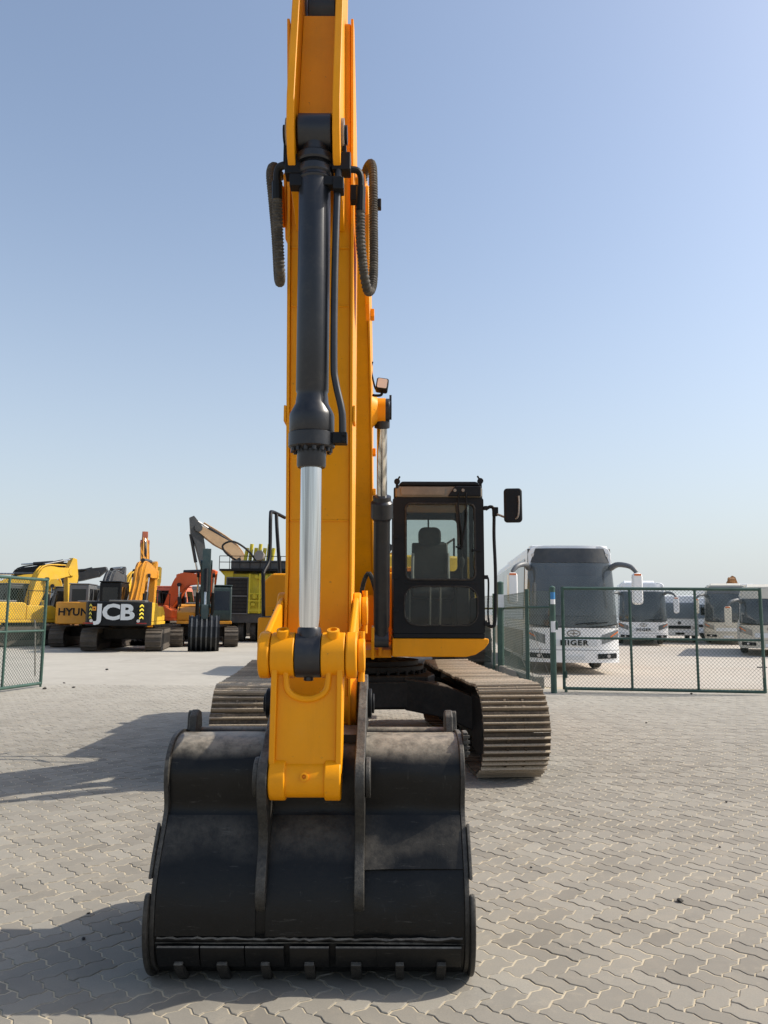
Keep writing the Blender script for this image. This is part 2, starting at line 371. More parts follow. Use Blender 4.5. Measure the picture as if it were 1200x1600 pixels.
def limb(path, widths, n=6):
    """outline of a curved plate: centre line points (a,b) with widths"""
    c = smooth_path([(p[0], p[1], 0) for p in path], n); m = len(c)
    ws = []
    k = len(path) - 1
    for i in range(m):
        t = i / (m - 1) * k; j = min(int(t), k - 1); ws.append(widths[j] + (widths[j + 1] - widths[j]) * (t - j))
    L, Rr = [], []
    for i in range(m):
        d = (c[min(i + 1, m - 1)] - c[max(i - 1, 0)]).normalized(); nrm = Vector((-d.y, d.x, 0))
        L.append((c[i] + nrm * ws[i] / 2)[:2]); Rr.append((c[i] - nrm * ws[i] / 2)[:2])
    return L + Rr[::-1]
def capsule(p, q, rp, rq, n=8):
    p, q = Vector((p[0], p[1])), Vector((q[0], q[1])); d = (q - p); a = math.atan2(d.y, d.x); out = []
    for i in range(n + 1):
        t = a + math.pi / 2 + math.pi * i / n; out.append((p.x + rp * math.cos(t), p.y + rp * math.sin(t)))
    for i in range(n + 1):
        t = a - math.pi / 2 + math.pi * i / n; out.append((q.x + rq * math.cos(t), q.y + rq * math.sin(t)))
    return out
def rrect(x0, x1, y0, y1, r, n=4):
    out = []
    for cx, cy, a in ((x1 - r, y1 - r, 0), (x0 + r, y1 - r, 90), (x0 + r, y0 + r, 180), (x1 - r, y0 + r, 270)):
        for i in range(n + 1):
            t = R(a + 90 * i / n); out.append((cx + r * math.cos(t), cy + r * math.sin(t)))
    return out
def text_mesh(name, txt, size, mat, parent, mw, depth=0.006, bold=0.0, sx=1.0, spacing=1.0):
    """raised lettering: flat glyphs in local XY placed with matrix mw"""
    cu = bpy.data.curves.new(name, 'FONT'); cu.body = txt; cu.size = size; cu.align_x = 'CENTER'; cu.align_y = 'CENTER'
    cu.extrude = depth; cu.offset = bold; cu.space_character = spacing; cu.resolution_u = 3
    tmp = bpy.data.objects.new(name + '_tmp', cu); scene.collection.objects.link(tmp)
    bpy.context.view_layer.update()
    me = bpy.data.meshes.new_from_object(tmp.evaluated_get(bpy.context.evaluated_depsgraph_get()))
    bpy.data.objects.remove(tmp); bpy.data.curves.remove(cu)
    me.transform(mw @ Matrix.Diagonal((sx, 1, 1, 1))); me.materials.clear(); me.materials.append(M[mat])
    o = bpy.data.objects.new(name, me); scene.collection.objects.link(o); o.parent = parent
    o['kind'] = 'stuff'
    return o

# ================================================================== SETTING
def sheet(name, pts, z, mat):
    b = MB(); b.add([(p[0], p[1], z) for p in pts], [tuple(range(len(pts)))])
    return struct(b.build(name, mat, smooth=0))
sheet('ground', [(-900, -300), (900, -300), (900, 1500), (-900, 1500)], -0.022, 'yard')
sheet('bus_lot', [(3.0, 17.05), (600, 17.6), (600, 900), (30, 900), (2.2, 24)], -0.016, 'lot')

# ---- paving: zigzag blocks in herringbone, laid at 45 degrees
U = 0.1035
PAV_A = R(-43)
pav_c, pav_s = math.cos(PAV_A), math.sin(PAV_A)
def l2w(a, b_): return (a * pav_c - b_ * pav_s, a * pav_s + b_ * pav_c)
AMP = 0.085 * U
def edge_pts(ax, ay, bx, by):
    """deformed unit edge of the lattice from (ax,ay) to (bx,by), end point left out"""
    fwd = (bx > ax) or (by > ay)
    seg = [(0, 0), (0.30, 1), (0.70, -1)] if fwd else [(0, 0), (0.30, -1), (0.70, 1)]
    horiz = ay == by; out = []
    for t, s_ in seg:
        x = ax + (bx - ax) * t; y = ay + (by - ay) * t
        if horiz: y += s_ * AMP / U
        else: x -= s_ * AMP / U
        out.append((x * U, y * U))
    return out
def domino(x, y, horiz):
    cs = [(x, y), (x + 1, y), (x + 2, y), (x + 2, y + 1), (x + 1, y + 1), (x, y + 1)] if horiz else \
         [(x, y), (x + 1, y), (x + 1, y + 1), (x + 1, y + 2), (x, y + 2), (x, y + 1)]
    out = []
    for i in range(6): out += edge_pts(*cs[i], *cs[(i + 1) % 6])
    return out
def inset(poly, d):
    n = len(poly); out = []
    for i in range(n):
        p0, p1, p2 = poly[i - 1], poly[i], poly[(i + 1) % n]
        e0 = Vector((p1[0] - p0[0], p1[1] - p0[1])).normalized(); e1 = Vector((p2[0] - p1[0], p2[1] - p1[1])).normalized()
        n0 = Vector((-e0.y, e0.x)); n1 = Vector((-e1.y, e1.x)); bis = (n0 + n1)
        k = d / max(0.35, 1 + n0.dot(n1)) 
        out.append((p1[0] + bis.x * k, p1[1] + bis.y * k))
    return out
rp = random.Random(3)
pav = []
N = 235
for j in range(-N, N):
    for i in range(-N, N):
        k = (i - j) % 4
        if k not in (0, 3): continue
        cx_, cy_ = l2w((i + (1 if k == 0 else 0.5)) * U, (j + (0.5 if k == 0 else 1)) * U)
        if cy_ < 2.0 or cy_ > 16.6: continue
        if abs(cx_) > 0.56 * cy_ + 0.75: continue
        if cy_ > 12.0 and cx_ < -0.2 * cy_: pass
        pr = proj((cx_, cy_, 0))
        if pr is None: continue
        seen = 0 < pr[0] < 1200 and pr[1] < 1600
        covered = -1.05 < cx_ < 0.42 and 3.3 < cy_ < 7.0
        pav.append((cy_ if (seen and not covered) else 100 + cy_, i, j, k == 0))
pav.sort()
def paver_geo(i, j, horiz, z, tilt):
    poly = domino(i, j, horiz)
    g = 0.0029 + rp.random() * 0.0013
    lo = [l2w(*p) for p in inset(poly, g)]; hi = [l2w(*p) for p in inset(poly, g + 0.0025)]
    n = len(poly)
    c = (sum(p[0] for p in lo) / n, sum(p[1] for p in lo) / n)
    def zz(p, dz): return z + dz + tilt[0] * (p[0] - c[0]) + tilt[1] * (p[1] - c[1])
    vs = [(p[0], p[1], -0.03) for p in lo] + [(p[0], p[1], zz(p, -0.0025)) for p in lo] + [(p[0], p[1], zz(p, 0)) for p in hi]
    fs = [(a, (a + 1) % n, n + (a + 1) % n, n + a) for a in range(n)] + [(n + a, n + (a + 1) % n, 2 * n + (a + 1) % n, 2 * n + a) for a in range(n)] + [tuple(range(2 * n, 3 * n))]
    return vs, fs, c
def shade_attr(me, vals):
    at_ = me.attributes.new('shade', 'FLOAT', 'FACE'); at_.data.foreach_set('value', vals)
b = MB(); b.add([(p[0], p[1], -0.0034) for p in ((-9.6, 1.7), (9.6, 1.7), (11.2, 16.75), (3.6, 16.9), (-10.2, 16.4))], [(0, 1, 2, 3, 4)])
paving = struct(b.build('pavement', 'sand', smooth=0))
big = MB(); shades = []
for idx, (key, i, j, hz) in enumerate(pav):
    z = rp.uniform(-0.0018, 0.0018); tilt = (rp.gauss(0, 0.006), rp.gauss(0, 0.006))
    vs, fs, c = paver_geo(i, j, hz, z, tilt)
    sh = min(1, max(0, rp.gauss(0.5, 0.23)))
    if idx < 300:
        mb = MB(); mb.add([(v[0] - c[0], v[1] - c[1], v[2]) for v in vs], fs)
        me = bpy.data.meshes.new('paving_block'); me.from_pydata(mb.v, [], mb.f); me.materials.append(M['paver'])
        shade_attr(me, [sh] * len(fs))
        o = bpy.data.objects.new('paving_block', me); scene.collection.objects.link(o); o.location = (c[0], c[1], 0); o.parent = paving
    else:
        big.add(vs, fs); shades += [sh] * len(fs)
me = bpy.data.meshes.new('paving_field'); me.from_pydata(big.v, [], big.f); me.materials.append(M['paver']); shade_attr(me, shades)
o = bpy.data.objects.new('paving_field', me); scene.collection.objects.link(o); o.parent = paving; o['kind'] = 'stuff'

# ---- low far wall and roofline behind the yard

# ================================================================== MAIN EXCAVATOR
CX = -0.320
SW = Vector((-0.165, 9.35, 0.0))
EX = thing('excavator', SW, 'large clean yellow excavator facing the camera with its black bucket on the paving', 'excavator')
EX.rotation_euler = (0, -0.006, 0)
def bld(mb, name, mat, parent=None, bevel=0, seg=2, smooth=35): return mb.build(name, mat, parent or EX, bevel, seg, smooth, off=SW)
YAW = R(4.5)
TM = Matrix.Translation(SW) @ Matrix.Rotation(YAW, 4, 'Z')      # undercarriage frame: forward is -Y

# ---- undercarriage
def T(mb): return mb.xf(TM)
HALF = 1.80; TR = 0.40; TCZ = 0.445; PER = 4 * HALF + 2 * math.pi * TR; NS = 51
def track_pt(t):
    """stadium path, t in metres; returns (y, z, angle of outward normal)"""
    t %= PER
    if t < 2 * HALF: return (-HALF + t, TCZ + TR - 0.022 * math.sin(math.pi * t / (2 * HALF)), math.pi / 2)
    t -= 2 * HALF
    if t < math.pi * TR: a = math.pi / 2 - t / TR; return (HALF + TR * math.cos(a), TCZ + TR * math.sin(a), a)
    t -= math.pi * TR
    if t < 2 * HALF: return (HALF - t, TCZ - TR, -math.pi / 2)
    t -= 2 * HALF
    a = -math.pi / 2 - t / TR; return (-HALF + TR * math.cos(a), TCZ + TR * math.sin(a), a)
SHW = 0.315
sh = MB(); grf = []
sh.box(-SHW, SHW, -0.086, 0.078, -0.006, 0.006)
for gy, gh in ((-0.070, 0.042), (-0.006, 0.036), (0.058, 0.036)):
    n0 = len(sh.f)
    sh.prism([(gy - 0.012, 0.0055), (gy - 0.012, gh * 0.6), (gy - 0.004, gh), (gy + 0.004, gh), (gy + 0.012, gh * 0.6), (gy + 0.012, 0.0055)], 'x', -SHW + 0.004, SHW - 0.004)
    grf += list(range(n0, len(sh.f)))
sh.prism([(0.070, -0.006), (0.100, -0.012), (0.102, -0.003), (0.078, 0.004)], 'x', -SHW, SHW)
for sx in (-0.085, 0.085):
    for sy in (-0.045, 0.028): sh.cyl((sx, sy, 0.005), (sx, sy, 0.019), 0.015, n=6)
shoe_me = sh.mesh('track_shoe', M['track'], 0)
shoe_me.materials.append(M['grouser'])
for i_ in grf: shoe_me.polygons[i_].material_index = 1
lk = MB()
for sx in (-0.075, 0.075): lk.prism([(-0.10, -0.008), (0.10, -0.008), (0.085, -0.075), (-0.085, -0.075)], 'x', sx - 0.02, sx + 0.02)
lk.cyl((-0.12, 0.09, -0.045), (0.12, 0.09, -0.045), 0.024, n=8)
link_me = lk.mesh('chain_link', M['under'], 0)
for side in (-1, 1):
    lx = side * 1.235
    b = MB()
    b.prism([(-1.52, 0.22), (1.52, 0.22), (1.62, 0.36), (1.55, 0.60), (1.1, 0.70), (-1.1, 0.70), (-1.55, 0.60), (-1.62, 0.36)], 'x', lx - 0.17, lx + 0.17)
    tr = bld(T(b), 'track', 'under', bevel=0.015)
    tr['label'] = 'dusty steel crawler track on the cab side' if side > 0 else 'dusty steel crawler track half hidden behind the bucket'
    for k in range(NS):
        y, z, a = track_pt(k * PER / NS + 0.05)
        # shoe local +z = outward normal, +y along the path
        nrm = Vector((0, math.cos(a), math.sin(a))); tan = Vector((0, math.sin(a), -math.cos(a)))
        mt = Matrix(((1, 0, 0, lx), (0, tan.y, nrm.y, y), (0, tan.z, nrm.z, z), (0, 0, 0, 1)))
        mloc = Matrix.Rotation(YAW, 4, 'Z') @ mt @ Matrix.Translation((random.gauss(0, 0.004), 0, 0)) @ Matrix.Rotation(random.gauss(0, 0.022), 4, 'X') @ Matrix.Rotation(random.gauss(0, 0.006), 4, 'Y')
        for nm, me_ in (('track_shoe', shoe_me), ('chain_link', link_me)):
            o = bpy.data.objects.new(nm, me_); scene.collection.objects.link(o); o.parent = tr; o.matrix_local = mloc
    for yy, nm, r_ in ((-HALF, 'idler_wheel', 0.315), (HALF, 'drive_sprocket', 0.32)):
        w = MB(); w.lathe((lx - 0.06, yy, TCZ), (1, 0, 0), [(0.08, -0.06), (0.13, -0.05), (0.13, -0.02), (r_ - 0.05, 0), (r_, 0.01), (r_, 0.11), (r_ - 0.05, 0.12), (0.13, 0.14), (0.13, 0.17), (0.08, 0.18)], 28)
        bld(T(w), nm, 'under', tr)
    for k in range(7):
        w = MB(); yy = -1.2 + k * 0.4
        w.lathe((lx - 0.13, yy, 0.205), (1, 0, 0), [(0.06, 0), (0.085, 0.02), (0.075, 0.05), (0.075, 0.21), (0.085, 0.24), (0.06, 0.26)], 14); bld(T(w), 'track_roller', 'under', tr)
    # guard plates that close the frame over the idler, inner and outer face
    for sx in (-1, 1):
        w = MB()
        w.prism([(-1.95, 0.34), (-1.90, 0.58), (-1.72, 0.70), (-1.2, 0.72), (-1.2, 0.18), (-1.75, 0.14), (-1.92, 0.24)], 'x', lx + sx * 0.185, lx + sx * 0.225)
        w.cyl((lx + sx * 0.225, -HALF, TCZ), (lx + sx * 0.25, -HALF, TCZ), 0.085, n=16)
        bld(T(w), 'idler_guard', 'under', tr, bevel=0.008)
    w = MB()
    for yy in (-0.6, 0.7):
        w = MB(); w.cyl((lx - 0.1, yy, 0.77), (lx + 0.1, yy, 0.77), 0.055, n=14); bld(T(w), 'carrier_roller', 'under', tr)
# carbody
b = MB()
b.prism([(-0.62, -0.75), (0.62, -0.75), (0.74, -0.4), (0.74, 0.4), (0.62, 0.75), (-0.62, 0.75), (-0.74, 0.4), (-0.74, -0.4)], 'z', 0.50, 0.86)
for sx in (-1, 1):
    for sy in (-1, 1):
        # sloping legs from the centre to the track frames
        r0 = [(sx * 0.35, sy * 0.25, 0.84), (sx * 0.35, sy * 0.78, 0.84), (sx * 0.35, sy * 0.78, 0.50), (sx * 0.35, sy * 0.25, 0.50)]
        r1 = [(sx * 0.78, sy * 0.62, 0.78), (sx * 0.78, sy * 1.08, 0.78), (sx * 0.78, sy * 1.08, 0.44), (sx * 0.78, sy * 0.62, 0.44)]
        r2 = [(sx * 1.10, sy * 0.86, 0.66), (sx * 1.10, sy * 1.30, 0.66), (sx * 1.10, sy * 1.30, 0.30), (sx * 1.10, sy * 0.86, 0.30)]
        b.rings([r0, r1, r2])
bld(T(b), 'carbody', 'under', bevel=0.02)
b = MB(); b.box(-0.72, 0.72, -0.80, -0.752, 0.52, 0.80)
bld(T(b), 'carbody_front_plate', 'under', bevel=0.015)
b = MB(); b.lathe((SW.x, SW.y, 0.862), (0, 0, 1), [(0.62, 0), (0.66, 0.02), (0.66, 0.08), (0.60, 0.09), (0.60, 0.14)], 48)
sr = bld(b, 'slew_ring', 'under')
for k in range(36):
    a = 2 * math.pi * k / 36
    w = MB(); w.cyl((SW.x + 0.68 * math.cos(a), SW.y + 0.68 * math.sin(a), 0.861), (SW.x + 0.68 * math.cos(a), SW.y + 0.68 * math.sin(a), 0.90), 0.018, n=6)
    bld(w, 'bolt', 'under', sr, smooth=0)

# ---- upper frame, body
b = MB()
b.prism([(-1.36, 8.62), (-0.72, 8.62), (-0.70, 8.16), (0.10, 8.16), (0.10, 8.5), (0.95, 8.5), (1.0, 12.2), (-1.36, 12.2)], 'z', 1.085, 1.17)
bld(b, 'main_frame', 'yellow', bevel=0.012)
# curved sill under the cab
b = MB(); prof = [(0.105, 1.292), (0.105, 1.105), (0.86, 1.105), (0.96, 1.13), (1.05, 1.19), (1.095, 1.25), (1.095, 1.292)]
b.prism(prof, 'y', 7.98, 9.75)
bld(b, 'cab_sill', 'yellow', bevel=0.012)
# boom foot brackets
for sx in (-1, 1):
    b = MB(); b.prism([(8.12, 1.10), (8.12, 1.42), (8.35, 1.62), (8.5, 1.98), (8.64, 2.03), (8.78, 1.96), (9.2, 1.40), (9.3, 1.10)], 'x', CX + sx * 0.30 - 0.02, CX + sx * 0.30 + 0.02)
    bld(b, 'boom_bracket', 'yellow', bevel=0.006)
    b = MB(); b.prism([(7.98, 1.08), (7.86, 1.26), (7.90, 1.40), (8.2, 1.42), (8.4, 1.10)], 'x', CX + sx * 0.225 - 0.015, CX + sx * 0.225 + 0.015)
    bld(b, 'cylinder_bracket', 'yellow', bevel=0.005)
b = MB(); b.cyl((CX - 0.36, 8.62, 1.86), (CX + 0.36, 8.62, 1.86), 0.075, n=20); bld(b, 'boom_foot_pin', 'steel')
# right-hand deck: toolbox, louvres, steps
b = MB(); b.prism([(-1.355, 1.172), (-1.355, 1.90), (-1.25, 1.995), (-0.66, 1.995), (-0.66, 1.172)], 'y', 8.74, 10.4)
tb = bld(b, 'tool_box', 'yellow', bevel=0.03, seg=3)
b = MB(); b.box(-1.32, -0.70, 8.722, 8.738, 1.20, 1.62); dr = bld(b, 'box_door', 'yellow', tb, bevel=0.006)
for k in range(6):
    z = 1.43 + k * 0.028
    b = MB(); b.box(-1.235, -1.125, 8.7185, 8.728, z, z + 0.013); bld(b, 'louvre_slot', 'interior', tb, smooth=0)
b = MB(); b.prism([(8.28, 1.172), (8.28, 1.5), (8.738, 1.5), (8.738, 1.172)], 'x', -1.33, -0.66); bld(b, 'battery_step', 'yellow', bevel=0.02)
b = MB(); b.box(-1.30, -0.70, 8.30, 8.72, 1.502, 1.512); bld(b, 'step_tread', 'darkgrey')
def px3(lst, Y): return [at(x, y, Y) for x, y in lst]
hr = smooth_path([at(447, 808, 9.1), at(428, 799, 8.85), at(425, 806, 8.72), at(424, 850, 8.66), at(422, 876, 8.6), at(414, 893, 8.5), at(413, 905, 8.48), at(413, 985, 8.45)], 5)
b = MB(); b.tube(hr, 0.021, 10); bld(b, 'grab_rail', 'black')
b = MB(); b.tube(smooth_path([at(434, 803, 8.9), at(435, 830, 8.86), at(438, 880, 8.84), at(439, 900, 8.82)], 5), 0.021, 10); bld(b, 'grab_rail', 'black')
# engine hood, pump doors, counterweight
b = MB(); b.prism([(-1.35, 1.172), (-1.35, 2.02), (-1.28, 2.10), (1.0, 2.10), (1.06, 2.04), (1.06, 1.172)], 'y', 10.42, 11.75)
hd = bld(b, 'engine_hood', 'yellow', bevel=0.03, seg=3)
b = MB(); b.box(-0.2, 0.9, 10.5, 11.6, 2.102, 2.18); bld(b, 'hood_cover', 'yellow', hd, bevel=0.03)
b = MB(); b.tube([(-0.9, 11.3, 2.1), (-0.9, 11.3, 2.42), (-0.9, 11.42, 2.52)], 0.055, 14); bld(b, 'exhaust_pipe', 'black', hd)
b = MB(); b.prism([(-1.37, 11.77), (1.07, 11.77), (1.07, 12.15), (0.85, 12.45), (0.3, 12.62), (-0.6, 12.62), (-1.15, 12.45), (-1.37, 12.15)], 'z', 1.02, 2.06)
bld(b, 'counterweight', 'yellow', bevel=0.05, seg=3)
b = MB(); b.box(0.14, 1.05, 9.72, 10.40, 1.172, 2.02); bld(b, 'side_door', 'yellow', bevel=0.025)

# ---- boom (side outline in Y,Z)
bo = limb([(8.62, 1.86), (7.75, 2.72), (6.75, 3.55), (5.5, 3.98), (4.45, 3.93), (4.0, 3.78)], [0.34, 0.62, 0.80, 0.66, 0.46, 0.30], 6)
b = MB(); b.prism(bo, 'x', CX - 0.21, CX + 0.21); bm_ = bld(b, 'boom', 'yellow', bevel=0.006)
for sx in (-1, 1):   # side plates stand a little proud of top and bottom plates
    bo2 = limb([(8.62, 1.86), (7.75, 2.72), (6.75, 3.55), (5.5, 3.98), (4.45, 3.93), (4.0, 3.78)], [0.37, 0.65, 0.83, 0.69, 0.49, 0.34], 6)
    b = MB(); b.prism(bo2, 'x', CX + sx * 0.211, CX + sx * 0.225); bld(b, 'side_plate', 'yellow', bm_, bevel=0.003)
    b = MB(); b.cyl((CX + sx * 0.226, 4.0, 3.78), (CX + sx * 0.245, 4.0, 3.78), 0.11, n=24); bld(b, 'arm_pin_boss', 'yellow', bm_, bevel=0.006)
    b = MB(); b.lathe((CX + sx * 0.225, 6.74, 3.36), (sx, 0, 0), [(0.16, 0), (0.13, 0.03), (0.11, 0.05), (0.11, 0.12)], 24); bld(b, 'cylinder_boss', 'yellow', bm_)
    for t in ((5.1, 4.05), (5.6, 3.8), (7.1, 3.05), (7.3, 2.7)):
        b = MB(); b.box(CX + sx * 0.226 - (0.03 if sx < 0 else 0), CX + sx * 0.226 + (0.03 if sx > 0 else 0), t[0] - 0.05, t[0] + 0.05, t[1] - 0.03, t[1] + 0.03); bld(b, 'pipe_clamp', 'yellow', bm_, bevel=0.004)
for k, dx in enumerate((-0.12, -0.04, 0.04, 0.12)):    # pipes along the top of the boom
    pts = [(CX + dx, 8.5, 2.25), (CX + dx, 7.52, 3.03), (CX + dx, 6.55, 3.98), (CX + dx, 5.45, 4.34), (CX + dx, 4.6, 4.22)]
    b = MB(); b.tube(smooth_path(pts, 6), 0.017, 8); bld(b, 'hydraulic_pipe', 'yellow', bm_)

# ---- boom cylinders (either side of the boom)
for sx in (-1, 1):
    x = CX + sx * 0.315
    p0 = Vector((x, 7.62, 1.30)); p1 = Vector((x, 6.74, 3.36)); d = (p1 - p0).normalized(); L = (p1 - p0).length
    b = MB(); b.lathe(p0, d, [(0.05, -0.02), (0.07, 0.04), (0.07, 0.12), (0.078, 0.14), (0.078, 1.20), (0.088, 1.22), (0.103, 1.24), (0.103, 1.38), (0.085, 1.40), (0.085, 1.44), (0.06, 1.45)], 24)
    c = bld(b, 'boom_cylinder', 'cyl')
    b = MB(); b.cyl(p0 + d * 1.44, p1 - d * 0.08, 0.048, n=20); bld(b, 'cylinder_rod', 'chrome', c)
    b = MB(); b.cyl(p1 - Vector((0.065, 0, 0)), p1 + Vector((0.065, 0, 0)), 0.105, n=24); b.cyl(p1 - d * 0.16, p1 - d * 0.07, 0.07, n=16); bld(b, 'rod_eye', 'cyl', c, bevel=0.005)
    b = MB(); b.cyl(p1 + Vector((sx * 0.066, 0, 0)), p1 + Vector((sx * 0.085, 0, 0)), 0.085, n=20); b.bar(p1 + Vector((sx * 0.075, 0, 0.07)), p1 + Vector((sx * 0.075, 0, 0.14)), 0.02); bld(b, 'pin_cap', 'cyl', c)
    b = MB(); b.cyl(p0 - Vector((0.07, 0, 0)), p0 + Vector((0.07, 0, 0)), 0.085, n=20); bld(b, 'base_eye', 'cyl', c)
    b = MB(); b.tube(smooth_path([p0 + d * 0.2 + Vector((0, 0.11, 0)), p0 + d * 0.9 + Vector((0, 0.13, 0)), p0 + d * 1.3 + Vector((0, 0.13, 0))], 4), 0.02, 8); bld(b, 'cylinder_pipe', 'cyl', c)
    b = MB(); b.tube(smooth_path([p0 + d * 0.35 + Vector((-0.02, 0.1, 0)), p0 + d * 0.6 + Vector((-0.12 * sx, 0.12, 0.08)), p0 + d * 0.5 + Vector((-0.2 * sx, 0.3, 0.0)), p0 + Vector((-0.18 * sx, 0.7, 0.25))], 6), 0.022, 8); bld(b, 'boom_hose', 'rubber', c)
# ---- arm cylinder on top of the boom
p0 = Vector((CX, 6.6, 4.22)); p1 = Vector((CX, 3.74, 4.72)); d = (p1 - p0).normalized()
b = MB(); b.lathe(p0, d, [(0.05, -0.05), (0.085, 0.0), (0.095, 0.08), (0.095, 1.75), (0.12, 1.78), (0.12, 1.95), (0.06, 1.96)], 24); c = bld(b, 'arm_cylinder', 'cyl')
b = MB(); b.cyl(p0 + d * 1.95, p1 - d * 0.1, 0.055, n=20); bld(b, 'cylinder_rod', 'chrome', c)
b = MB(); b.cyl(p1 - Vector((0.072, 0, 0)), p1 + Vector((0.072, 0, 0)), 0.135, n=24); b.cyl(p1, p1 - d * 0.3, 0.07, n=20); bld(b, 'rod_eye', 'cyl', c, bevel=0.006)
for sx in (-1, 1):
    b = MB(); b.prism([(6.85, 3.85), (6.75, 4.25), (6.6, 4.33), (6.45, 4.25), (6.2, 4.0)], 'x', CX + sx * 0.12 - 0.015, CX + sx * 0.12 + 0.015); bld(b, 'arm_cylinder_lug', 'yellow', bm_)

# ---- arm
ap = [(3.935, 1.00), (3.90, 1.20), (3.905, 1.40), (3.95, 1.75), (3.83, 2.8), (3.735, 3.69), (3.57, 4.54), (3.66, 4.56), (3.82, 4.44), (4.10, 4.22), (4.26, 3.98), (4.30, 3.6), (4.33, 2.4), (4.24, 1.6), (4.12, 1.0), (4.03, 0.96)]
b = MB(); b.prism(ap, 'x', CX - 0.155, CX + 0.155); arm = bld(b, 'arm', 'yellow', bevel=0.006)
apo = [(3.915, 0.99), (3.88, 1.20), (3.885, 1.40), (3.93, 1.75), (3.81, 2.8), (3.715, 3.69), (3.555, 4.555), (3.66, 4.575), (3.83, 4.455), (4.12, 4.235), (4.28, 3.98), (4.32, 3.6), (4.35, 2.4), (4.26, 1.6), (4.14, 0.99), (4.03, 0.94)]
for sx in (-1, 1):
    b = MB(); b.prism(apo, 'x', CX + sx * 0.156, CX + sx * 0.170); bld(b, 'side_plate', 'yellow', arm, bevel=0.003)
    b = MB(); z = 2.52; yy = 3.93 - (z - 1.75) * 0.115
    b.box(CX + sx * 0.171 - (0.012 if sx < 0 else 0), CX + sx * 0.171 + (0.012 if sx > 0 else 0), yy - 0.01, yy + 0.10, z, z + 0.085); bld(b, 'wear_tab', 'yellow', arm, bevel=0.003)
# bracket plates for the bucket cylinder and arm cylinder
br = [(3.56, 5.12), (3.47, 4.95), (3.40, 4.55), (3.31, 4.15), (3.265, 3.92), (3.27, 3.76), (3.32, 3.66), (3.42, 3.60), (3.6, 3.55), (3.745, 3.50), (3.66, 4.2), (3.60, 4.6), (3.85, 4.62), (3.86, 4.95), (3.78, 5.10)]
for sx in (-1, 1):
    b = MB(); b.prism(br, 'x', CX + sx * 0.106 - 0.018, CX + sx * 0.106 + 0.018); bp = bld(b, 'bracket_plate', 'yellow', arm, bevel=0.005)
    b = MB(); b.cyl((CX + sx * 0.126, 3.40, 3.81), (CX + sx * 0.138, 3.40, 3.81), 0.075, n=20); bld(b, 'pin_washer', 'steel', arm)
    b = MB(); b.cyl((CX + sx * 0.138, 3.40, 3.81), (CX + sx * 0.152, 3.40, 3.81), 0.045, n=16); b.box(CX + sx * 0.14 - 0.008, CX + sx * 0.14 + 0.008, 3.375, 3.425, 3.66, 3.75); bld(b, 'pin_keeper', 'black', arm)
b = MB(); b.prism([(3.43, 3.925), (3.46, 3.925), (3.59, 4.56), (3.56, 4.575)], 'x', CX - 0.087, CX + 0.087); bld(b, 'bracket_web', 'yellow', arm, bevel=0.004)
b = MB(); b.cyl((CX - 0.20, 4.03, 1.09), (CX + 0.20, 4.03, 1.09), 0.125, n=28); bld(b, 'bucket_pin_boss', 'yellow', arm, bevel=0.008)
b = MB(); b.cyl((CX - 0.174, 4.04, 1.56), (CX + 0.174, 4.04, 1.56), 0.10, n=24); bld(b, 'link_pin_boss', 'yellow', arm, bevel=0.008)

for z_ in (2.02, 3.12, 3.42):
    yy = 3.95 - (z_ - 1.75) * 0.1135 - 0.001
    b = MB(); b.tube([Vector((CX - 0.15 + k * 0.01, yy, z_ + random.gauss(0, 0.0006))) for k in range(31)], 0.0045, 6, [0.0045 + 0.001 * (k % 2) for k in range(31)]); bld(b, 'weld_seam', 'yellow', arm)
# ---- bucket cylinder
Mp = Vector((CX, 3.40, 3.81)); P1 = Vector((CX, 3.47, 1.363)); d = (P1 - Mp).normalized()
def zc(z): return (3.81 - z) / -d.z
b = MB(); b.lathe(Mp, d, [(0.066, zc(3.62)), (0.075, zc(3.60)), (0.075, zc(2.56)), (0.070, zc(2.55)), (0.073, zc(2.53)), (0.076, zc(2.50)), (0.100, zc(2.455)), (0.103, zc(2.44)), (0.103, zc(2.37)), (0.100, zc(2.365)), (0.106, zc(2.36)), (0.106, zc(2.30)), (0.10, zc(2.295)), (0.066, zc(2.285)), (0.066, zc(2.215)), (0.062, zc(2.205)), (0.05, zc(2.204))], 40)
bc = bld(b, 'bucket_cylinder', 'cyl')
b = MB(); b.cyl(Mp - Vector((0.080, 0, 0)), Mp + Vector((0.080, 0, 0)), 0.094, n=28); b.lathe(Mp, d, [(0.07, 0.02), (0.068, zc(3.62))], 28); bld(b, 'base_eye', 'cyl', bc, bevel=0.006)
for z0, z1, r_ in ((3.70, 3.655, 0.092), (3.645, 3.60, 0.082), (3.588, 3.57, 0.081)):
    b = MB(); b.lathe(Mp, d, [(r_ - 0.006, zc(z0)), (r_, zc(z0 - 0.008)), (r_, zc(z1 + 0.008)), (r_ - 0.006, zc(z1))], 36); bld(b, 'collar_ring', 'cyl', bc)
for k in range(14):
    a = 2 * math.pi * k / 14
    p = Mp + d * zc(2.296) + Vector((0.086 * math.cos(a), 0.086 * math.sin(a), 0))
    b = MB(); b.cyl(p, p + d * 0.022, 0.0105, n=6); bld(b, 'gland_bolt', 'cyl', bc, smooth=0)
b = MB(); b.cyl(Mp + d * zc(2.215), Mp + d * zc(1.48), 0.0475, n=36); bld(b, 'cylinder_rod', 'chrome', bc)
b = MB(); b.lathe(Mp, d, [(0.046, zc(1.49)), (0.054, zc(1.475)), (0.056, zc(1.44)), (0.062, zc(1.40)), (0.06, zc(1.36))], 28)
b.cyl(P1 - Vector((0.056, 0, 0)), P1 + Vector((0.056, 0, 0)), 0.098, n=32)
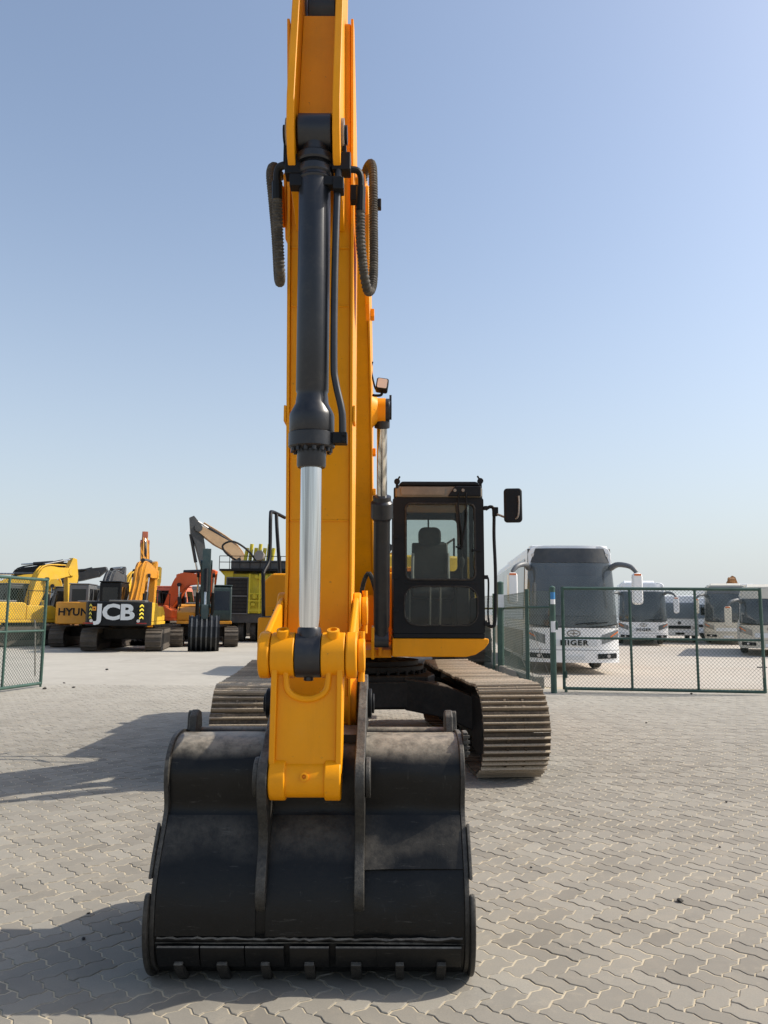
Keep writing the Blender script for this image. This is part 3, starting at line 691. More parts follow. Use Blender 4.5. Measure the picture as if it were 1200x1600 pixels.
b.cyl(P1 + Vector((0, 0, -0.09)), P1 + Vector((0, 0, -0.112)), 0.022, n=12); bld(b, 'rod_eye', 'cyl', bc, bevel=0.004)
# port blocks, clamp and pipe down the side
def cylside(z, dx, dy): q = Mp + d * zc(z); return Vector((q.x + dx, q.y + dy, q.z))
b = MB(); b.obox(cylside(3.66, 0.125, 0.0), (0.045, 0, 0), (0, 0.04, 0), (0, 0, 0.045)); b.obox(cylside(3.665, 0.075, 0.0), (0.02, 0, 0), (0, 0.03, 0), (0, 0, 0.03)); bld(b, 'port_block', 'black', bc, bevel=0.006)
b = MB(); b.obox(cylside(3.645, -0.10, 0.0), (0.04, 0, 0), (0, 0.04, 0), (0, 0, 0.05)); bld(b, 'port_block', 'black', bc, bevel=0.006)
b = MB(); b.obox(cylside(3.55, 0.085, -0.03), (0.045, 0, 0), (0, 0.03, 0), (0, 0, 0.022)); b.obox(cylside(3.53, 0.115, -0.04), (0.025, 0, 0), (0, 0.035, 0), (0, 0, 0.03)); bld(b, 'pipe_clamp', 'black', bc, bevel=0.004)
b = MB(); b.obox(cylside(3.56, -0.085, -0.02), (0.03, 0, 0), (0, 0.03, 0), (0, 0, 0.03)); bld(b, 'pipe_clamp', 'black', bc, bevel=0.004)
b = MB(); b.tube(smooth_path([cylside(3.66, 0.115, -0.02), cylside(3.5, 0.108, -0.03), cylside(3.1, 0.10, -0.03), cylside(2.70, 0.10, -0.03), cylside(2.60, 0.108, -0.03), cylside(2.48, 0.135, -0.035), cylside(2.42, 0.142, -0.035), cylside(2.33, 0.142, -0.03)], 6), 0.0165, 12); bld(b, 'cylinder_pipe', 'cyl', bc)
b = MB(); b.obox(cylside(2.335, 0.130, -0.02), (0.034, 0, 0), (0, 0.03, 0), (0, 0, 0.026)); bld(b, 'port_block', 'black', bc, bevel=0.004)
for dz in (-0.014, 0.014):
    b = MB(); b.cyl(cylside(2.335 + dz, 0.15, -0.045), cylside(2.335 + dz, 0.15, -0.065), 0.009, n=6); bld(b, 'gland_bolt', 'black', bc, smooth=0)
# hoses to the cylinder, with ribbed guards
def ribbed(pts, r, name, parent, mat='hose', pitch=0.013):
    path = smooth_path(pts, 14); out = [path[0]]; acc = 0
    fine = []
    for a_, b_ in zip(path, path[1:]):
        n_ = max(1, int((b_ - a_).length / (pitch / 4)))
        fine += [a_.lerp(b_, k / n_) for k in range(n_)]
    rad = [r * (1.0 if (k % 4) < 2 else 0.84) for k in range(len(fine))]
    mb = MB(); mb.tube(fine, r, 10, rad); return bld(mb, name, mat, parent)
b = MB(); b.tube(smooth_path([at(462, 258, 3.42), at(447, 259, 3.45), at(441, 268, 3.47), at(440, 290, 3.49)], 6), 0.019, 10); bld(b, 'hose_elbow', 'black', bc)
b = MB(); b.tube([at(440, 284, 3.49), at(440, 312, 3.5)], 0.026, 10); bld(b, 'hose_ferrule', 'black', bc)
ribbed([at(440, 310, 3.5), at(441, 360, 3.52), at(443, 410, 3.55), at(444, 432, 3.6), at(443, 440, 3.68), at(441, 425, 3.76), at(438, 370, 3.8), at(433, 310, 3.82), at(430, 275, 3.84), at(432, 262, 3.9), at(438, 262, 3.98), at(446, 280, 4.05)], 0.026, 'ribbed_hose', bc)
b = MB(); b.tube(smooth_path([at(538, 266, 3.40), at(558, 265, 3.42), at(567, 268, 3.43), at(571, 278, 3.44), at(571, 296, 3.45)], 6), 0.016, 10); bld(b, 'hose_elbow', 'black', bc)
b = MB(); b.tube([at(571, 292, 3.45), at(570, 330, 3.47)], 0.0225, 10); bld(b, 'hose_ferrule', 'black', bc)
ribbed([at(570, 325, 3.47), at(570, 370, 3.5), at(573, 410, 3.53), at(577, 440, 3.57), at(582, 456, 3.62), at(588, 445, 3.68), at(590, 410, 3.72), at(590, 350, 3.74), at(590, 290, 3.75), at(589, 262, 3.78), at(585, 256, 3.86), at(578, 268, 3.95), at(573, 285, 4.0)], 0.024, 'ribbed_hose', bc)
for q_, h_ in ((at(561, 305, 3.6), (0.022, 0.03, 0.04)), (at(597, 320, 3.76), (0.018, 0.02, 0.025))):
    b = MB(); b.obox(q_, (h_[0], 0, 0), (0, h_[1], 0), (0, 0, h_[2])); bld(b, 'hose_clamp', 'black', bc, bevel=0.004)
b = MB(); b.prism([(3.95, 3.2), (3.80, 3.45), (3.78, 3.62), (4.2, 3.62), (4.2, 3.2)], 'x', CX + 0.228, CX + 0.25); bld(b, 'hose_guard', 'yellow', arm, bevel=0.004)

# ---- linkage
I = Vector((CX, 4.04, 1.56)); Lp = Vector((CX, 3.42, 0.845)); Hh = Vector((CX, 4.03, 1.09))
for sx in (-1, 1):
    b = MB(); b.prism(capsule((P1.y, P1.z), (I.y, I.z), 0.098, 0.085, 10), 'x', CX + sx * 0.190 - 0.015, CX + sx * 0.190 + 0.015)
    lkp = bld(b, 'side_link', 'yellow', bevel=0.012, seg=3)
    b = MB(); b.cyl((CX + sx * 0.166, P1.y, P1.z), (CX + sx * 0.216, P1.y, P1.z), 0.102, n=32); bld(b, 'link_boss', 'yellow', lkp, bevel=0.010, seg=3)
    b = MB(); b.cyl((CX + sx * 0.175, I.y, I.z), (CX + sx * 0.216, I.y, I.z), 0.095, n=32); bld(b, 'link_boss', 'yellow', lkp, bevel=0.010, seg=3)
# pin retainers on the camera-right side
for q in (P1, I):
    b = MB(); b.cyl((CX + 0.217, q.y, q.z), (CX + 0.250, q.y, q.z), 0.075, n=24); c = bld(b, 'pin_collar', 'yellow', bevel=0.008, seg=3)
    for za, zb_ in ((0.06, 0.105), (-0.06, -0.115)):
        b = MB(); b.cyl((CX + 0.234, q.y, q.z + za), (CX + 0.234, q.y, q.z + zb_), 0.015, n=10); bld(b, 'retaining_bolt', 'yellow', c)
# H-link
ld = (Lp - P1).normalized(); ln = Vector((0, ld.z, -ld.y))        # ln points to the camera
if ln.y > 0: ln = -ln
b = MB()
for sx in (-1, 1):
    b.prism([tuple((P1 + ld * t + ln * n_)[1:]) for t, n_ in ((-0.02, 0.07), (0.1, 0.075), (0.42, 0.065), (0.50, 0.06), (0.50, -0.06), (0.42, -0.08), (0.1, -0.09), (0.0, -0.07))], 'x', CX + sx * 0.142 - 0.013, CX + sx * 0.142 + 0.013)
hl = bld(b, 'bucket_link', 'yellow', bevel=0.006)
def lp(x, t, n_): return Vector((CX + x, 0, 0)) + Vector((0, *(P1 + ld * t + ln * n_)[1:]))
web = []      # U-notched web: outline in (x, t)
un = [(-0.130, 0.06), (-0.130, 0.47), (0.130, 0.47), (0.130, 0.06), (0.088, 0.06)]
for k in range(13):
    a = math.pi * k / 12; un.append((0.082 * math.cos(a) if True else 0, 0.125 + 0.055 * math.sin(a)))
un.append((-0.088, 0.06))
b = MB(); n_ = len(un)
vs = [lp(x, t, 0.045) for x, t in un] + [lp(x, t, 0.015) for x, t in un]
b.add(vs, [tuple(range(n_)), tuple(range(n_, 2 * n_))[::-1]] + [(i, (i + 1) % n_, n_ + (i + 1) % n_, n_ + i) for i in range(n_)])
bld(b, 'link_web', 'yellow', hl, bevel=0.004)
rim = [lp(-0.095, 0.07, 0.05)] + [lp(-0.09 * math.cos(math.pi * k / 12), 0.128 + 0.062 * math.sin(math.pi * k / 12), 0.05) for k in range(13)] + [lp(0.095, 0.07, 0.05)]
b = MB(); b.tube(rim, 0.014, 8); bld(b, 'notch_rim', 'yellow', hl)
for x0, x1 in ((-0.162, -0.059), (0.059, 0.162)):
    b = MB(); b.cyl((CX + x0, P1.y, P1.z), (CX + x1, P1.y, P1.z), 0.100, n=36); bld(b, 'link_tube', 'yellow', hl, bevel=0.006, seg=3)
    q = Vector((CX + (x0 + x1) / 2, P1.y - 0.045, P1.z + 0.08)); dd = Vector((0, -0.4, 1)).normalized()
    b = MB(); b.lathe(q, dd, [(0.028, 0), (0.028, 0.035), (0.018, 0.038), (0.016, 0.012), (0.004, 0.012)], 16); bld(b, 'grease_cup', 'yellow', hl)
b = MB(); b.cyl((CX - 0.150, Lp.y, Lp.z), (CX + 0.150, Lp.y, Lp.z), 0.078, n=32); bld(b, 'link_tube', 'yellow', hl, bevel=0.006)
for sx in (-1, 1):
    b = MB(); b.cyl((CX + sx * 0.082, Lp.y, Lp.z), (CX + sx * 0.153, Lp.y, Lp.z), 0.090, n=32); bld(b, 'link_boss', 'yellow', hl, bevel=0.008, seg=3)
q = Vector((CX, Lp.y - 0.074, Lp.z + 0.02)); b = MB(); b.lathe(q, (0, -1, 0.25), [(0.018, 0), (0.018, 0.012), (0.010, 0.013), (0.009, 0.002), (0.003, 0.002)], 14); bld(b, 'grease_cup', 'yellow', hl)

# ---- bucket (resting on its heel, mouth to the machine)
BW = 0.645; BC = -0.292
front = [(3.92, 0.955), (3.80, 0.982), (3.70, 0.985), (3.63, 0.968), (3.575, 0.93), (3.545, 0.88), (3.535, 0.83), (3.55, 0.75), (3.562, 0.69), (3.540, 0.635), (3.475, 0.53), (3.425, 0.43), (3.400, 0.33), (3.402, 0.22), (3.432, 0.13), (3.49, 0.06), (3.57, 0.02), (3.70, 0.008), (4.05, 0.02), (4.38, 0.07)]
def densify(p, n=3):
    q = smooth_path([(a, c_, 0) for a, c_ in p], n); return [(v.x, v.y) for v in q]
fo = densify(front, 3)
def off2(path, d_):
    out = []
    for i, p in enumerate(path):
        a = Vector(path[max(i - 1, 0)]); c_ = Vector(path[min(i + 1, len(path) - 1)]); t = (c_ - a).normalized(); nn = Vector((-t.y, t.x)); out.append((p[0] + nn.x * d_, p[1] + nn.y * d_))
    return out
fi = off2(fo, 0.022)
def shell_mesh(x0, x1, outer, inner, nx=28, dent=0.0, seed=1):
    rr = random.Random(seed)
    from mathutils import noise as mn
    rings = []
    for k in range(nx + 1):
        x = x0 + (x1 - x0) * k / nx; ring = []
        for (y, z) in outer:
            dn = dent * mn.noise(Vector((x * 3.1 + seed, y * 3, z * 3.1))) + dent * 0.5 * mn.noise(Vector((x * 8 + seed, y * 8, z * 8)))
            ring.append((x, y + dn, z))
        for (y, z) in reversed(inner): ring.append((x, y, z))
        rings.append(ring)
    mb = MB(); mb.rings(rings); return mb
b = shell_mesh(BC - BW, BC + BW, fo, fi, 44, 0.015)
bk = bld(b, 'bucket', 'bucket', smooth=50)
bk['label'] = 'black dusty excavator bucket standing on its heel'
side = [(3.90, 0.972), (3.80, 0.995), (3.70, 0.998), (3.62, 0.98), (3.56, 0.938), (3.527, 0.885), (3.517, 0.83), (3.532, 0.75), (3.542, 0.69), (3.520, 0.635), (3.456, 0.53), (3.406, 0.43), (3.382, 0.33), (3.384, 0.22), (3.414, 0.12), (3.475, 0.05), (3.56, 0.010), (3.70, 0.004), (4.10, 0.012), (4.42, 0.07), (4.44, 0.20), (4.40, 0.42), (4.17, 0.57), (3.97, 0.71), (3.95, 0.86), (3.97, 0.95), (3.96, 1.05), (3.925, 1.06), (3.91, 1.0)]
for sx in (-1, 1):
    from mathutils import noise as mn
    sp = [(y + 0.006 * mn.noise(Vector((y * 9, z * 9, sx))), z) for y, z in densify(side, 3)]
    b = MB(); b.prism(sp, 'x', BC + sx * (BW + 0.001), BC + sx * (BW + 0.022)); bld(b, 'side_plate', 'bucket_edge', bk, bevel=0.004)
    # upper corner lug
    b = MB(); b.prism([(3.84, 0.96), (3.86, 1.05), (3.90, 1.075), (3.95, 1.06), (3.97, 1.0), (3.96, 0.92)], 'x', BC + sx * (BW - 0.02) - 0.02, BC + sx * (BW - 0.02) + 0.02); bld(b, 'corner_lug', 'bucket_edge', bk, bevel=0.008)
    # side wear strip lower down and heel shroud
    fr = densify([(3.44, 0.36), (3.382, 0.385), (3.358, 0.30), (3.362, 0.20), (3.394, 0.11), (3.455, 0.04), (3.54, 0.002), (3.66, 0.0), (3.68, 0.07), (3.56, 0.09), (3.52, 0.18), (3.50, 0.30)], 3)
    b = MB(); b.prism(fr, 'x', BC + sx * (BW + 0.0225) - (0.0 if sx > 0 else 0.022), BC + sx * (BW + 0.0225) + (0.022 if sx > 0 else 0.0)); bld(b, 'heel_shroud', 'bucket_edge', bk, bevel=0.008)
    b = MB(); b.prism([(3.505, 0.64), (3.48, 0.60), (3.432, 0.52), (3.395, 0.44), (3.44, 0.43), (3.54, 0.59)], 'x', BC + sx * (BW + 0.0225) - (0.0 if sx > 0 else 0.014), BC + sx * (BW + 0.0225) + (0.014 if sx > 0 else 0)); bld(b, 'wear_strip', 'bucket_edge', bk, bevel=0.004)
b = MB(); b.box(BC + BW + 0.0225, BC + BW + 0.045, 3.60, 3.68, 0.90, 1.01); w = bld(b, 'side_lug', 'bucket_edge', bk, bevel=0.004)
for k in range(4):
    b = MB(); b.box(BC + BW + 0.0225, BC + BW + 0.052, 3.588, 3.6, 0.915 + 0.024 * k, 0.927 + 0.024 * k); bld(b, 'ridge', 'bucket_edge', bk, smooth=0)
# seam: lower wrapper plate laps over the upper one
def strip(x0, x1, path, th, name, mat='bucket', dent=0.0, seed=1, nx=10):
    o_ = off2(path, -th); mb = shell_mesh(x0, x1, o_, path, nx, dent, seed); return bld(mb, name, mat, bk, smooth=45)
low = [p for p in fo if p[1] < 0.672 and p[0] < 3.62 and p[1] > 0.195]
EARX = 0.205
strip(BC - BW + 0.002, BC - EARX - 0.022, low, 0.014, 'lap_plate', dent=0.006, seed=2)
strip(BC - EARX + 0.022, BC + EARX - 0.022, low, 0.014, 'lap_plate', dent=0.006, seed=3)
low2 = [p for p in low if p[1] > 0.435]
strip(BC + EARX + 0.022, BC + BW - 0.002, low2, 0.022, 'lap_plate', dent=0.016, seed=6, nx=18)
band = [p for p in fo if 0.03 < p[1] < 0.205 and p[0] < 3.62]
b = strip(BC - BW + 0.002, BC + BW - 0.002, band, 0.010, 'heel_band', dent=0.010, seed=9, nx=40)
bead = [p for p in fo if 0.20 < p[1] < 0.222 and p[0] < 3.6]
bz = bead[0] if bead else (3.452, 0.21)
pts = [Vector((BC - BW + 0.01 + k * (2 * BW - 0.02) / 60, bz[0] - 0.010 + random.gauss(0, 0.002), 0.205 + random.gauss(0, 0.0022))) for k in range(61)]
b = MB(); b.tube(pts, 0.007, 6, [0.007 + random.uniform(-0.002, 0.002) for _ in pts]); bld(b, 'weld_bead', 'bucket', bk)
for k, px in enumerate((293, 358, 420, 486, 555, 618, 680)):
    x = BC + (px - 486) / 1200 * 3.38
    pw = 0.088 + random.uniform(-0.008, 0.01)
    path = [p for p in fo if 0.085 < p[1] < 0.19 and p[0] < 3.6]
    pp = off2(path, -0.020); o_ = off2(path, -0.034)
    mb = MB(); mb.rings([[(x - pw, y, z) for y, z in o_ + pp[::-1]], [(x + pw, y, z) for y, z in o_ + pp[::-1]]]); bld(mb, 'wear_pad', 'bucket', bk, bevel=0.004)
    pathb = [p for p in fo if 0.026 < p[1] < 0.155 and p[0] < 3.58]
    pp = off2(pathb, -0.018); o_ = [(p[0] + (q_[0] - p[0]) * (1.0 - 0.5 * i / len(pathb)), max(0.004, p[1] + (q_[1] - p[1]) * 0.8)) for i, (p, q_) in enumerate(zip(pathb, off2(pathb, -0.055)))]
    tw = random.uniform(-0.006, 0.006)
    mb = MB(); mb.rings([[(x - 0.021 + tw, y, z) for y, z in o_ + pp[::-1]], [(x + 0.021, y, z) for y, z in o_ + pp[::-1]]]); bld(mb, 'heel_bar', 'bucket_edge', bk, bevel=0.005)
# cutting lip and teeth, on the machine side
b = MB(); b.prism([(4.34, 0.055), (4.52, 0.10), (4.53, 0.125), (4.34, 0.115)], 'x', BC - BW, BC + BW); bld(b, 'cutting_edge', 'bucket_edge', bk, bevel=0.004)
for k in range(5):
    x = BC - 0.58 + k * 0.29
    b = MB(); b.rings([[(x - 0.05, 4.45, 0.07), (x + 0.05, 4.45, 0.07), (x + 0.05, 4.45, 0.16), (x - 0.05, 4.45, 0.16)], [(x - 0.045, 4.58, 0.095), (x + 0.045, 4.58, 0.095), (x + 0.045, 4.58, 0.165), (x - 0.045, 4.58, 0.165)], [(x - 0.035, 4.72, 0.15), (x + 0.035, 4.72, 0.15), (x + 0.035, 4.72, 0.165), (x - 0.035, 4.72, 0.165)]]); bld(b, 'tooth', 'bucket_edge', bk, bevel=0.004)
# upper lip tube
b = MB(); b.tube([(BC - BW, 3.95, 0.95), (BC + BW, 3.95, 0.95)], 0.035, 12); bld(b, 'upper_lip', 'bucket', bk)
# ears
ear = [(4.16, 1.17), (4.08, 1.225), (3.98, 1.235), (3.90, 1.19), (3.62, 1.06), (3.44, 0.955), (3.355, 0.915), (3.325, 0.84), (3.345, 0.75), (3.395, 0.66), (3.412, 0.57), (3.372, 0.47), (3.352, 0.39), (3.372, 0.335), (3.42, 0.33), (3.58, 0.55), (3.58, 0.90), (3.80, 0.99), (4.05, 0.95), (4.17, 1.03)]
for sx in (-1, 1):
    b = MB(); b.prism(densify(ear + [ear[0]], 3)[:-1], 'x', BC + sx * EARX - 0.021, BC + sx * EARX + 0.021); e = bld(b, 'ear_plate', 'bucket_edge', bk, bevel=0.005)
    b = MB(); ho = 0.065 if sx < 0 else 0.018; b.cyl((BC + sx * 0.227, Hh.y, Hh.z), (BC + sx * (0.227 + ho), Hh.y, Hh.z), 0.075, n=24); b.cyl((BC + sx * (0.227 + ho), Hh.y, Hh.z), (BC + sx * (0.24 + ho), Hh.y, Hh.z), 0.05, n=16); bld(b, 'pin_boss', 'black', bk, bevel=0.005)
    b = MB(); b.cyl((BC + sx * 0.227, Lp.y + 0.02, Lp.z), (BC + sx * 0.250, Lp.y + 0.02, Lp.z), 0.085, n=24); bld(b, 'pin_boss', 'bucket_edge', bk, bevel=0.006)
b = MB(); b.box(BC - EARX + 0.022, BC + EARX - 0.022, 3.60, 3.90, 0.965, 1.0); bld(b, 'ear_web', 'bucket', bk)

# ---- cab
CX0, CX1, CY0, CY1, CZ0, CZ1 = 0.115, 1.06, 7.98, 9.66, 1.294, 2.90
cabp = bpy.data.objects.new('cab', None)
def post(x0, x1, y0, y1, z0, z1, name='cab_pillar', mat='black', bevel=0.02, par=None): 
    b = MB(); b.box(x0, x1, y0, y1, z0, z1); return bld(b, name, mat, par or cab, bevel=bevel, seg=3)
b = MB(); b.box(CX0, CX1, CY0, CY1, CZ0, CZ0 + 0.05); cab = bld(b, 'cab', 'black', bevel=0.01)
# front face: frame with two openings, built as one ring plate
def frame_plate(x0, x1, z0, z1, holes, y0, y1, name, mat, par, bevel=0.01):
    """plate in XZ with rounded openings: outer rectangle is cut into bars round each opening"""
    bm2 = bmesh.new()
    def loop(pts): 
        vs = [bm2.verts.new((p[0], y0, p[1])) for p in pts]
        return [bm2.edges.new((vs[i], vs[(i + 1) % len(vs)])) for i in range(len(vs))]
    ed = loop(rrect(x0, x1, z0, z1, 0.03))
    for h in holes: ed += loop(rrect(*h))
    bmesh.ops.triangle_fill(bm2, use_beauty=True, edges=ed)
    geo = bmesh.ops.extrude_face_region(bm2, geom=bm2.faces[:])
    bmesh.ops.translate(bm2, verts=[v for v in geo['geom'] if isinstance(v, bmesh.types.BMVert)], vec=(0, y1 - y0, 0))
    bmesh.ops.recalc_face_normals(bm2, faces=bm2.faces)
    bmesh.ops.translate(bm2, verts=bm2.verts, vec=(-SW.x, -SW.y, -SW.z))
    me = bpy.data.meshes.new(name); bm2.to_mesh(me); bm2.free(); me.materials.append(M[mat])
    o = bpy.data.objects.new(name, me); scene.collection.objects.link(o); o.parent = par
    if bevel:
        md = o.modifiers.new('Bevel', 'BEVEL'); md.width = bevel; md.segments = 2; md.limit_method = 'ANGLE'; md.angle_limit = R(50)
    return o
frame_plate(CX0, CX1, CZ0 + 0.05, 2.755, [(0.245, 0.965, 1.895, 2.69, 0.06), (0.23, 0.985, 1.425, 1.825, 0.13)], CY0, CY0 + 0.05, 'front_frame', 'black', cab, 0.008)
b = MB(); b.prism(rrect(0.225, 0.985, 1.875, 2.71, 0.07), 'y', CY0 + 0.02, CY0 + 0.026); bld(b, 'front_window', 'glass', cab)
b = MB(); b.prism(rrect(0.215, 1.0, 1.41, 1.84, 0.13), 'y', CY0 + 0.02, CY0 + 0.026); bld(b, 'lower_window', 'glass', cab)
def gasket(x0, x1, z0, z1, r, y, par, w=0.011):
    pts = [(p[0], y, p[1]) for p in rrect(x0, x1, z0, z1, r, 6)]; b = MB(); b.tube(pts + [pts[0]], w, 6); return bld(b, 'window_gasket', 'rubber', par)
gasket(0.245, 0.965, 1.895, 2.69, 0.06, CY0 - 0.004, cab); gasket(0.23, 0.985, 1.425, 1.825, 0.13, CY0 - 0.004, cab, 0.008)
# visor panel above the front window
b = MB(); b.prism([(0.135, 2.758), (1.045, 2.758), (1.045, 2.875), (0.135, 2.875)], 'y', CY0 - 0.012, CY0 + 0.10); bld(b, 'visor_panel', 'panel_tan', cab, bevel=0.02, seg=3)
b = MB(); b.prism(rrect(0.19, 0.66, 2.778, 2.862, 0.025), 'y', CY0 - 0.026, CY0 - 0.0125); bld(b, 'visor_inset', 'panel_tan', cab, bevel=0.005)
b = MB(); b.prism([(0.68, 2.762), (1.03, 2.762), (1.03, 2.87), (0.76, 2.872)], 'y', CY0 - 0.05, CY0 - 0.0125); bld(b, 'wiper_motor_cover', 'black', cab, bevel=0.012, seg=3)
b = MB(); b.prism([(0.16, 2.876), (1.03, 2.876), (0.99, 2.925), (0.20, 2.925)], 'y', CY0 - 0.02, CY1); bld(b, 'cab_roof', 'black', cab, bevel=0.02, seg=3)
# pillars, sides, rear
for x0, x1 in ((CX0 + 0.002, CX0 + 0.055), (CX1 - 0.055, CX1 - 0.002)):
    post(x0, x1, CY0 + 0.051, CY0 + 0.12, CZ0 + 0.05, 2.875); post(x0, x1, CY0 + 0.85, CY0 + 0.93, CZ0 + 0.05, 2.875); post(x0, x1, CY1 - 0.10, CY1, CZ0 + 0.05, 2.875)
    post(x0 + 0.006, x1 - 0.006, CY0 + 0.121, CY1 - 0.101, CZ0 + 0.05, 1.98 if x0 < 0.5 else 1.72, 'cab_side_panel', 'black')
    xm = (x0 + x1) / 2
    b = MB(); b.box(xm - 0.003, xm + 0.003, CY0 + 0.10, CY1 - 0.08, 1.70 if x0 > 0.5 else 1.96, 2.875); bld(b, 'side_window', 'glass', cab)
frame_plate(CX0, CX1, CZ0 + 0.05, 2.875, [(0.22, 0.94, 2.07, 2.72, 0.06)], CY1 - 0.049, CY1 - 0.002, 'rear_frame', 'black', cab, 0.006)
b = MB(); b.prism(rrect(0.205, 0.955, 2.055, 2.735, 0.06), 'y', CY1 - 0.03, CY1 - 0.025); bld(b, 'rear_window', 'glass', cab)
post(0.565, 0.585, CY1 - 0.06, CY1 - 0.05, 2.07, 2.72, 'rear_window_bar', 'black', 0.003)
post(CX0 + 0.06, CX1 - 0.06, CY0 + 0.11, CY1 - 0.06, CZ0 + 0.051, CZ0 + 0.07, 'floor_mat', 'interior', 0.004)
post(CX0 + 0.06, CX1 - 0.06, CY0 + 0.11, CY1 - 0.06, 2.80, 2.87, 'headliner', 'panel_tan', 0.01)
# window divider rod, hinges, latch
post(0.225, 0.99, CY0 - 0.008, CY0 - 0.001, 1.852, 1.874, 'window_rail', 'black', 0.003)
for zz in (1.56, 1.90, 2.32): post(CX0 - 0.006, CX0 + 0.05, CY0 - 0.012, CY0 - 0.001, zz, zz + 0.035, 'hinge', 'black', 0.004)
post(0.93, 1.03, CY0 - 0.02, CY0 - 0.001, 2.19, 2.21, 'window_latch', 'black', 0.003)
# wipers
def tubep(pts, r, name, mat, par, n=8, sm=5):
    b = MB(); b.tube(smooth_path(pts, sm), r, n); return bld(b, name, mat, par)
tubep([(0.80, CY0 - 0.06, 2.80), (0.79, CY0 - 0.05, 2.70), (0.80, CY0 - 0.045, 2.55), (0.835, CY0 - 0.035, 2.30), (0.82, CY0 - 0.03, 2.24)], 0.008, 'wiper_arm', 'black', cab)
tubep([(0.87, CY0 - 0.06, 2.80), (0.875, CY0 - 0.05, 2.66), (0.87, CY0 - 0.045, 2.48), (0.82, CY0 - 0.035, 2.27)], 0.008, 'wiper_arm', 'black', cab)
b = MB(); b.bar((0.775, CY0 - 0.02, 2.68), (0.795, CY0 - 0.02, 2.26), 0.014, 0.022); bld(b, 'wiper_blade', 'rubber', cab)
tubep([(0.76, CY0 - 0.04, 2.235), (0.80, CY0 - 0.03, 2.225), (0.83, CY0 - 0.03, 2.24), (0.82, CY0 - 0.03, 2.36)], 0.009, 'wiper_link', 'black', cab)
for dx in (0.755, 0.84): 
    b = MB(); b.cyl((dx, CY0 - 0.05, 2.825), (dx, CY0 - 0.075, 2.82), 0.016, n=12); bld(b, 'wiper_pivot', 'steel', cab)
# seat and controls
b = MB(); b.prism([(8.75, 1.72), (8.72, 1.80), (8.80, 1.86), (9.30, 1.82), (9.32, 1.70)], 'x', 0.33, 0.83); st = bld(b, 'seat', 'seat', cab, bevel=0.04, seg=3)
b = MB(); b.prism(limb([(9.28, 1.76), (9.34, 2.05), (9.40, 2.28), (9.44, 2.40)], [0.10, 0.13, 0.12, 0.08], 4), 'x', 0.36, 0.80); bld(b, 'seat_back', 'seat', st, bevel=0.035, seg=3)
for sx in (0.35, 0.78): tubep([(sx + 0.015, 9.21, 1.86), (sx + 0.012, 9.25, 2.05), (sx + 0.02, 9.33, 2.27)], 0.018, 'seat_piping', 'seat_edge', st)
b = MB(); b.prism(rrect(0.44, 0.72, 2.36, 2.60, 0.08), 'y', 9.38, 9.47); bld(b, 'head_rest', 'seat', st, bevel=0.025, seg=3)
for sx in (0.24, 0.90):
    b = MB(); b.prism([(8.65, 1.37), (8.62, 1.86), (8.80, 1.92), (9.25, 1.92), (9.25, 1.37)], 'x', sx - 0.075, sx + 0.075); cs = bld(b, 'side_console', 'interior', cab, bevel=0.02)
    tubep([(sx, 8.72, 1.90), (sx, 8.70, 2.02), (sx, 8.68, 2.12)], 0.014, 'joystick', 'interior', cs); 
    b = MB(); b.lathe((sx, 8.69, 2.06), (0, -0.1, 1), [(0.018, 0), (0.028, 0.04), (0.03, 0.09), (0.015, 0.12)], 12); bld(b, 'joystick_grip', 'interior', cs)
for sx in (0.52, 0.63):
    tubep([(sx, 8.5, 1.36), (sx, 8.42, 1.62), (sx, 8.38, 1.92)], 0.011, 'travel_lever', 'steel', cab); 
    b = MB(); b.box(sx - 0.045, sx + 0.045, 8.36, 8.52, 1.40, 1.425); bld(b, 'foot_pedal', 'steel', cab, bevel=0.005)
# roof lamps and small brackets at the front corners
for px, sx in ((623, -1), (753, 1)):
    q = at(px, 752, CY0)
    b = MB(); b.bar(q + Vector((0, 0, -0.08)), q + Vector((0, 0, 0.0)), 0.03); b.bar(q, q + Vector((0.03 * -sx, 0, 0.05)), 0.018); b.cyl(q + Vector((0, -0.02, -0.005)), q + Vector((0, 0.02, -0.005)), 0.032, n=12); bld(b, 'corner_bracket', 'black', cab, bevel=0.004)
# grab rail, door handle bar, mirror
tubep([at(761, 797, 8.0), at(769, 793, 7.98), at(774, 800, 7.98), at(774, 840, 7.98), at(776, 900, 7.98), at(775, 970, 7.98), at(770, 980, 7.98), at(763, 977, 8.0)], 0.018, 'grab_rail', 'black', cab, 10)
tubep([at(763, 902, 8.0), at(765, 912, 7.99), at(764, 960, 7.99), at(766, 976, 7.99)], 0.010, 'door_rail', 'black', cab)
for yy in (795, 903, 976):
    q = at(761, yy, 7.99); b = MB(); b.box(q.x - 0.02, q.x + 0.02, 7.96, 8.02, q.z - 0.02, q.z + 0.02); bld(b, 'rail_foot', 'black', cab, bevel=0.004)
q = at(775, 803, 7.98); q2 = at(800, 813, 7.80)
b = MB(); b.box(q.x - 0.02, q.x + 0.035, 7.94, 8.02, q.z - 0.03, q.z + 0.06); mb_ = bld(b, 'mirror_bracket', 'black', cab, bevel=0.006)
tubep([q, q.lerp(q2, 0.5), q2], 0.012, 'mirror_arm', 'steel', mb_)
c_ = at(804, 791, 7.75)
b = MB(); b.prism(rrect(c_.x - 0.092, c_.x + 0.092, c_.z - 0.175, c_.z + 0.175, 0.035), 'y', 7.72, 7.80); b.xf(Matrix.Translation(c_) @ Matrix.Rotation(R(-6), 4, 'Z') @ Matrix.Translation(-c_)); mr = bld(b, 'mirror', 'black', cab, bevel=0.025, seg=3)
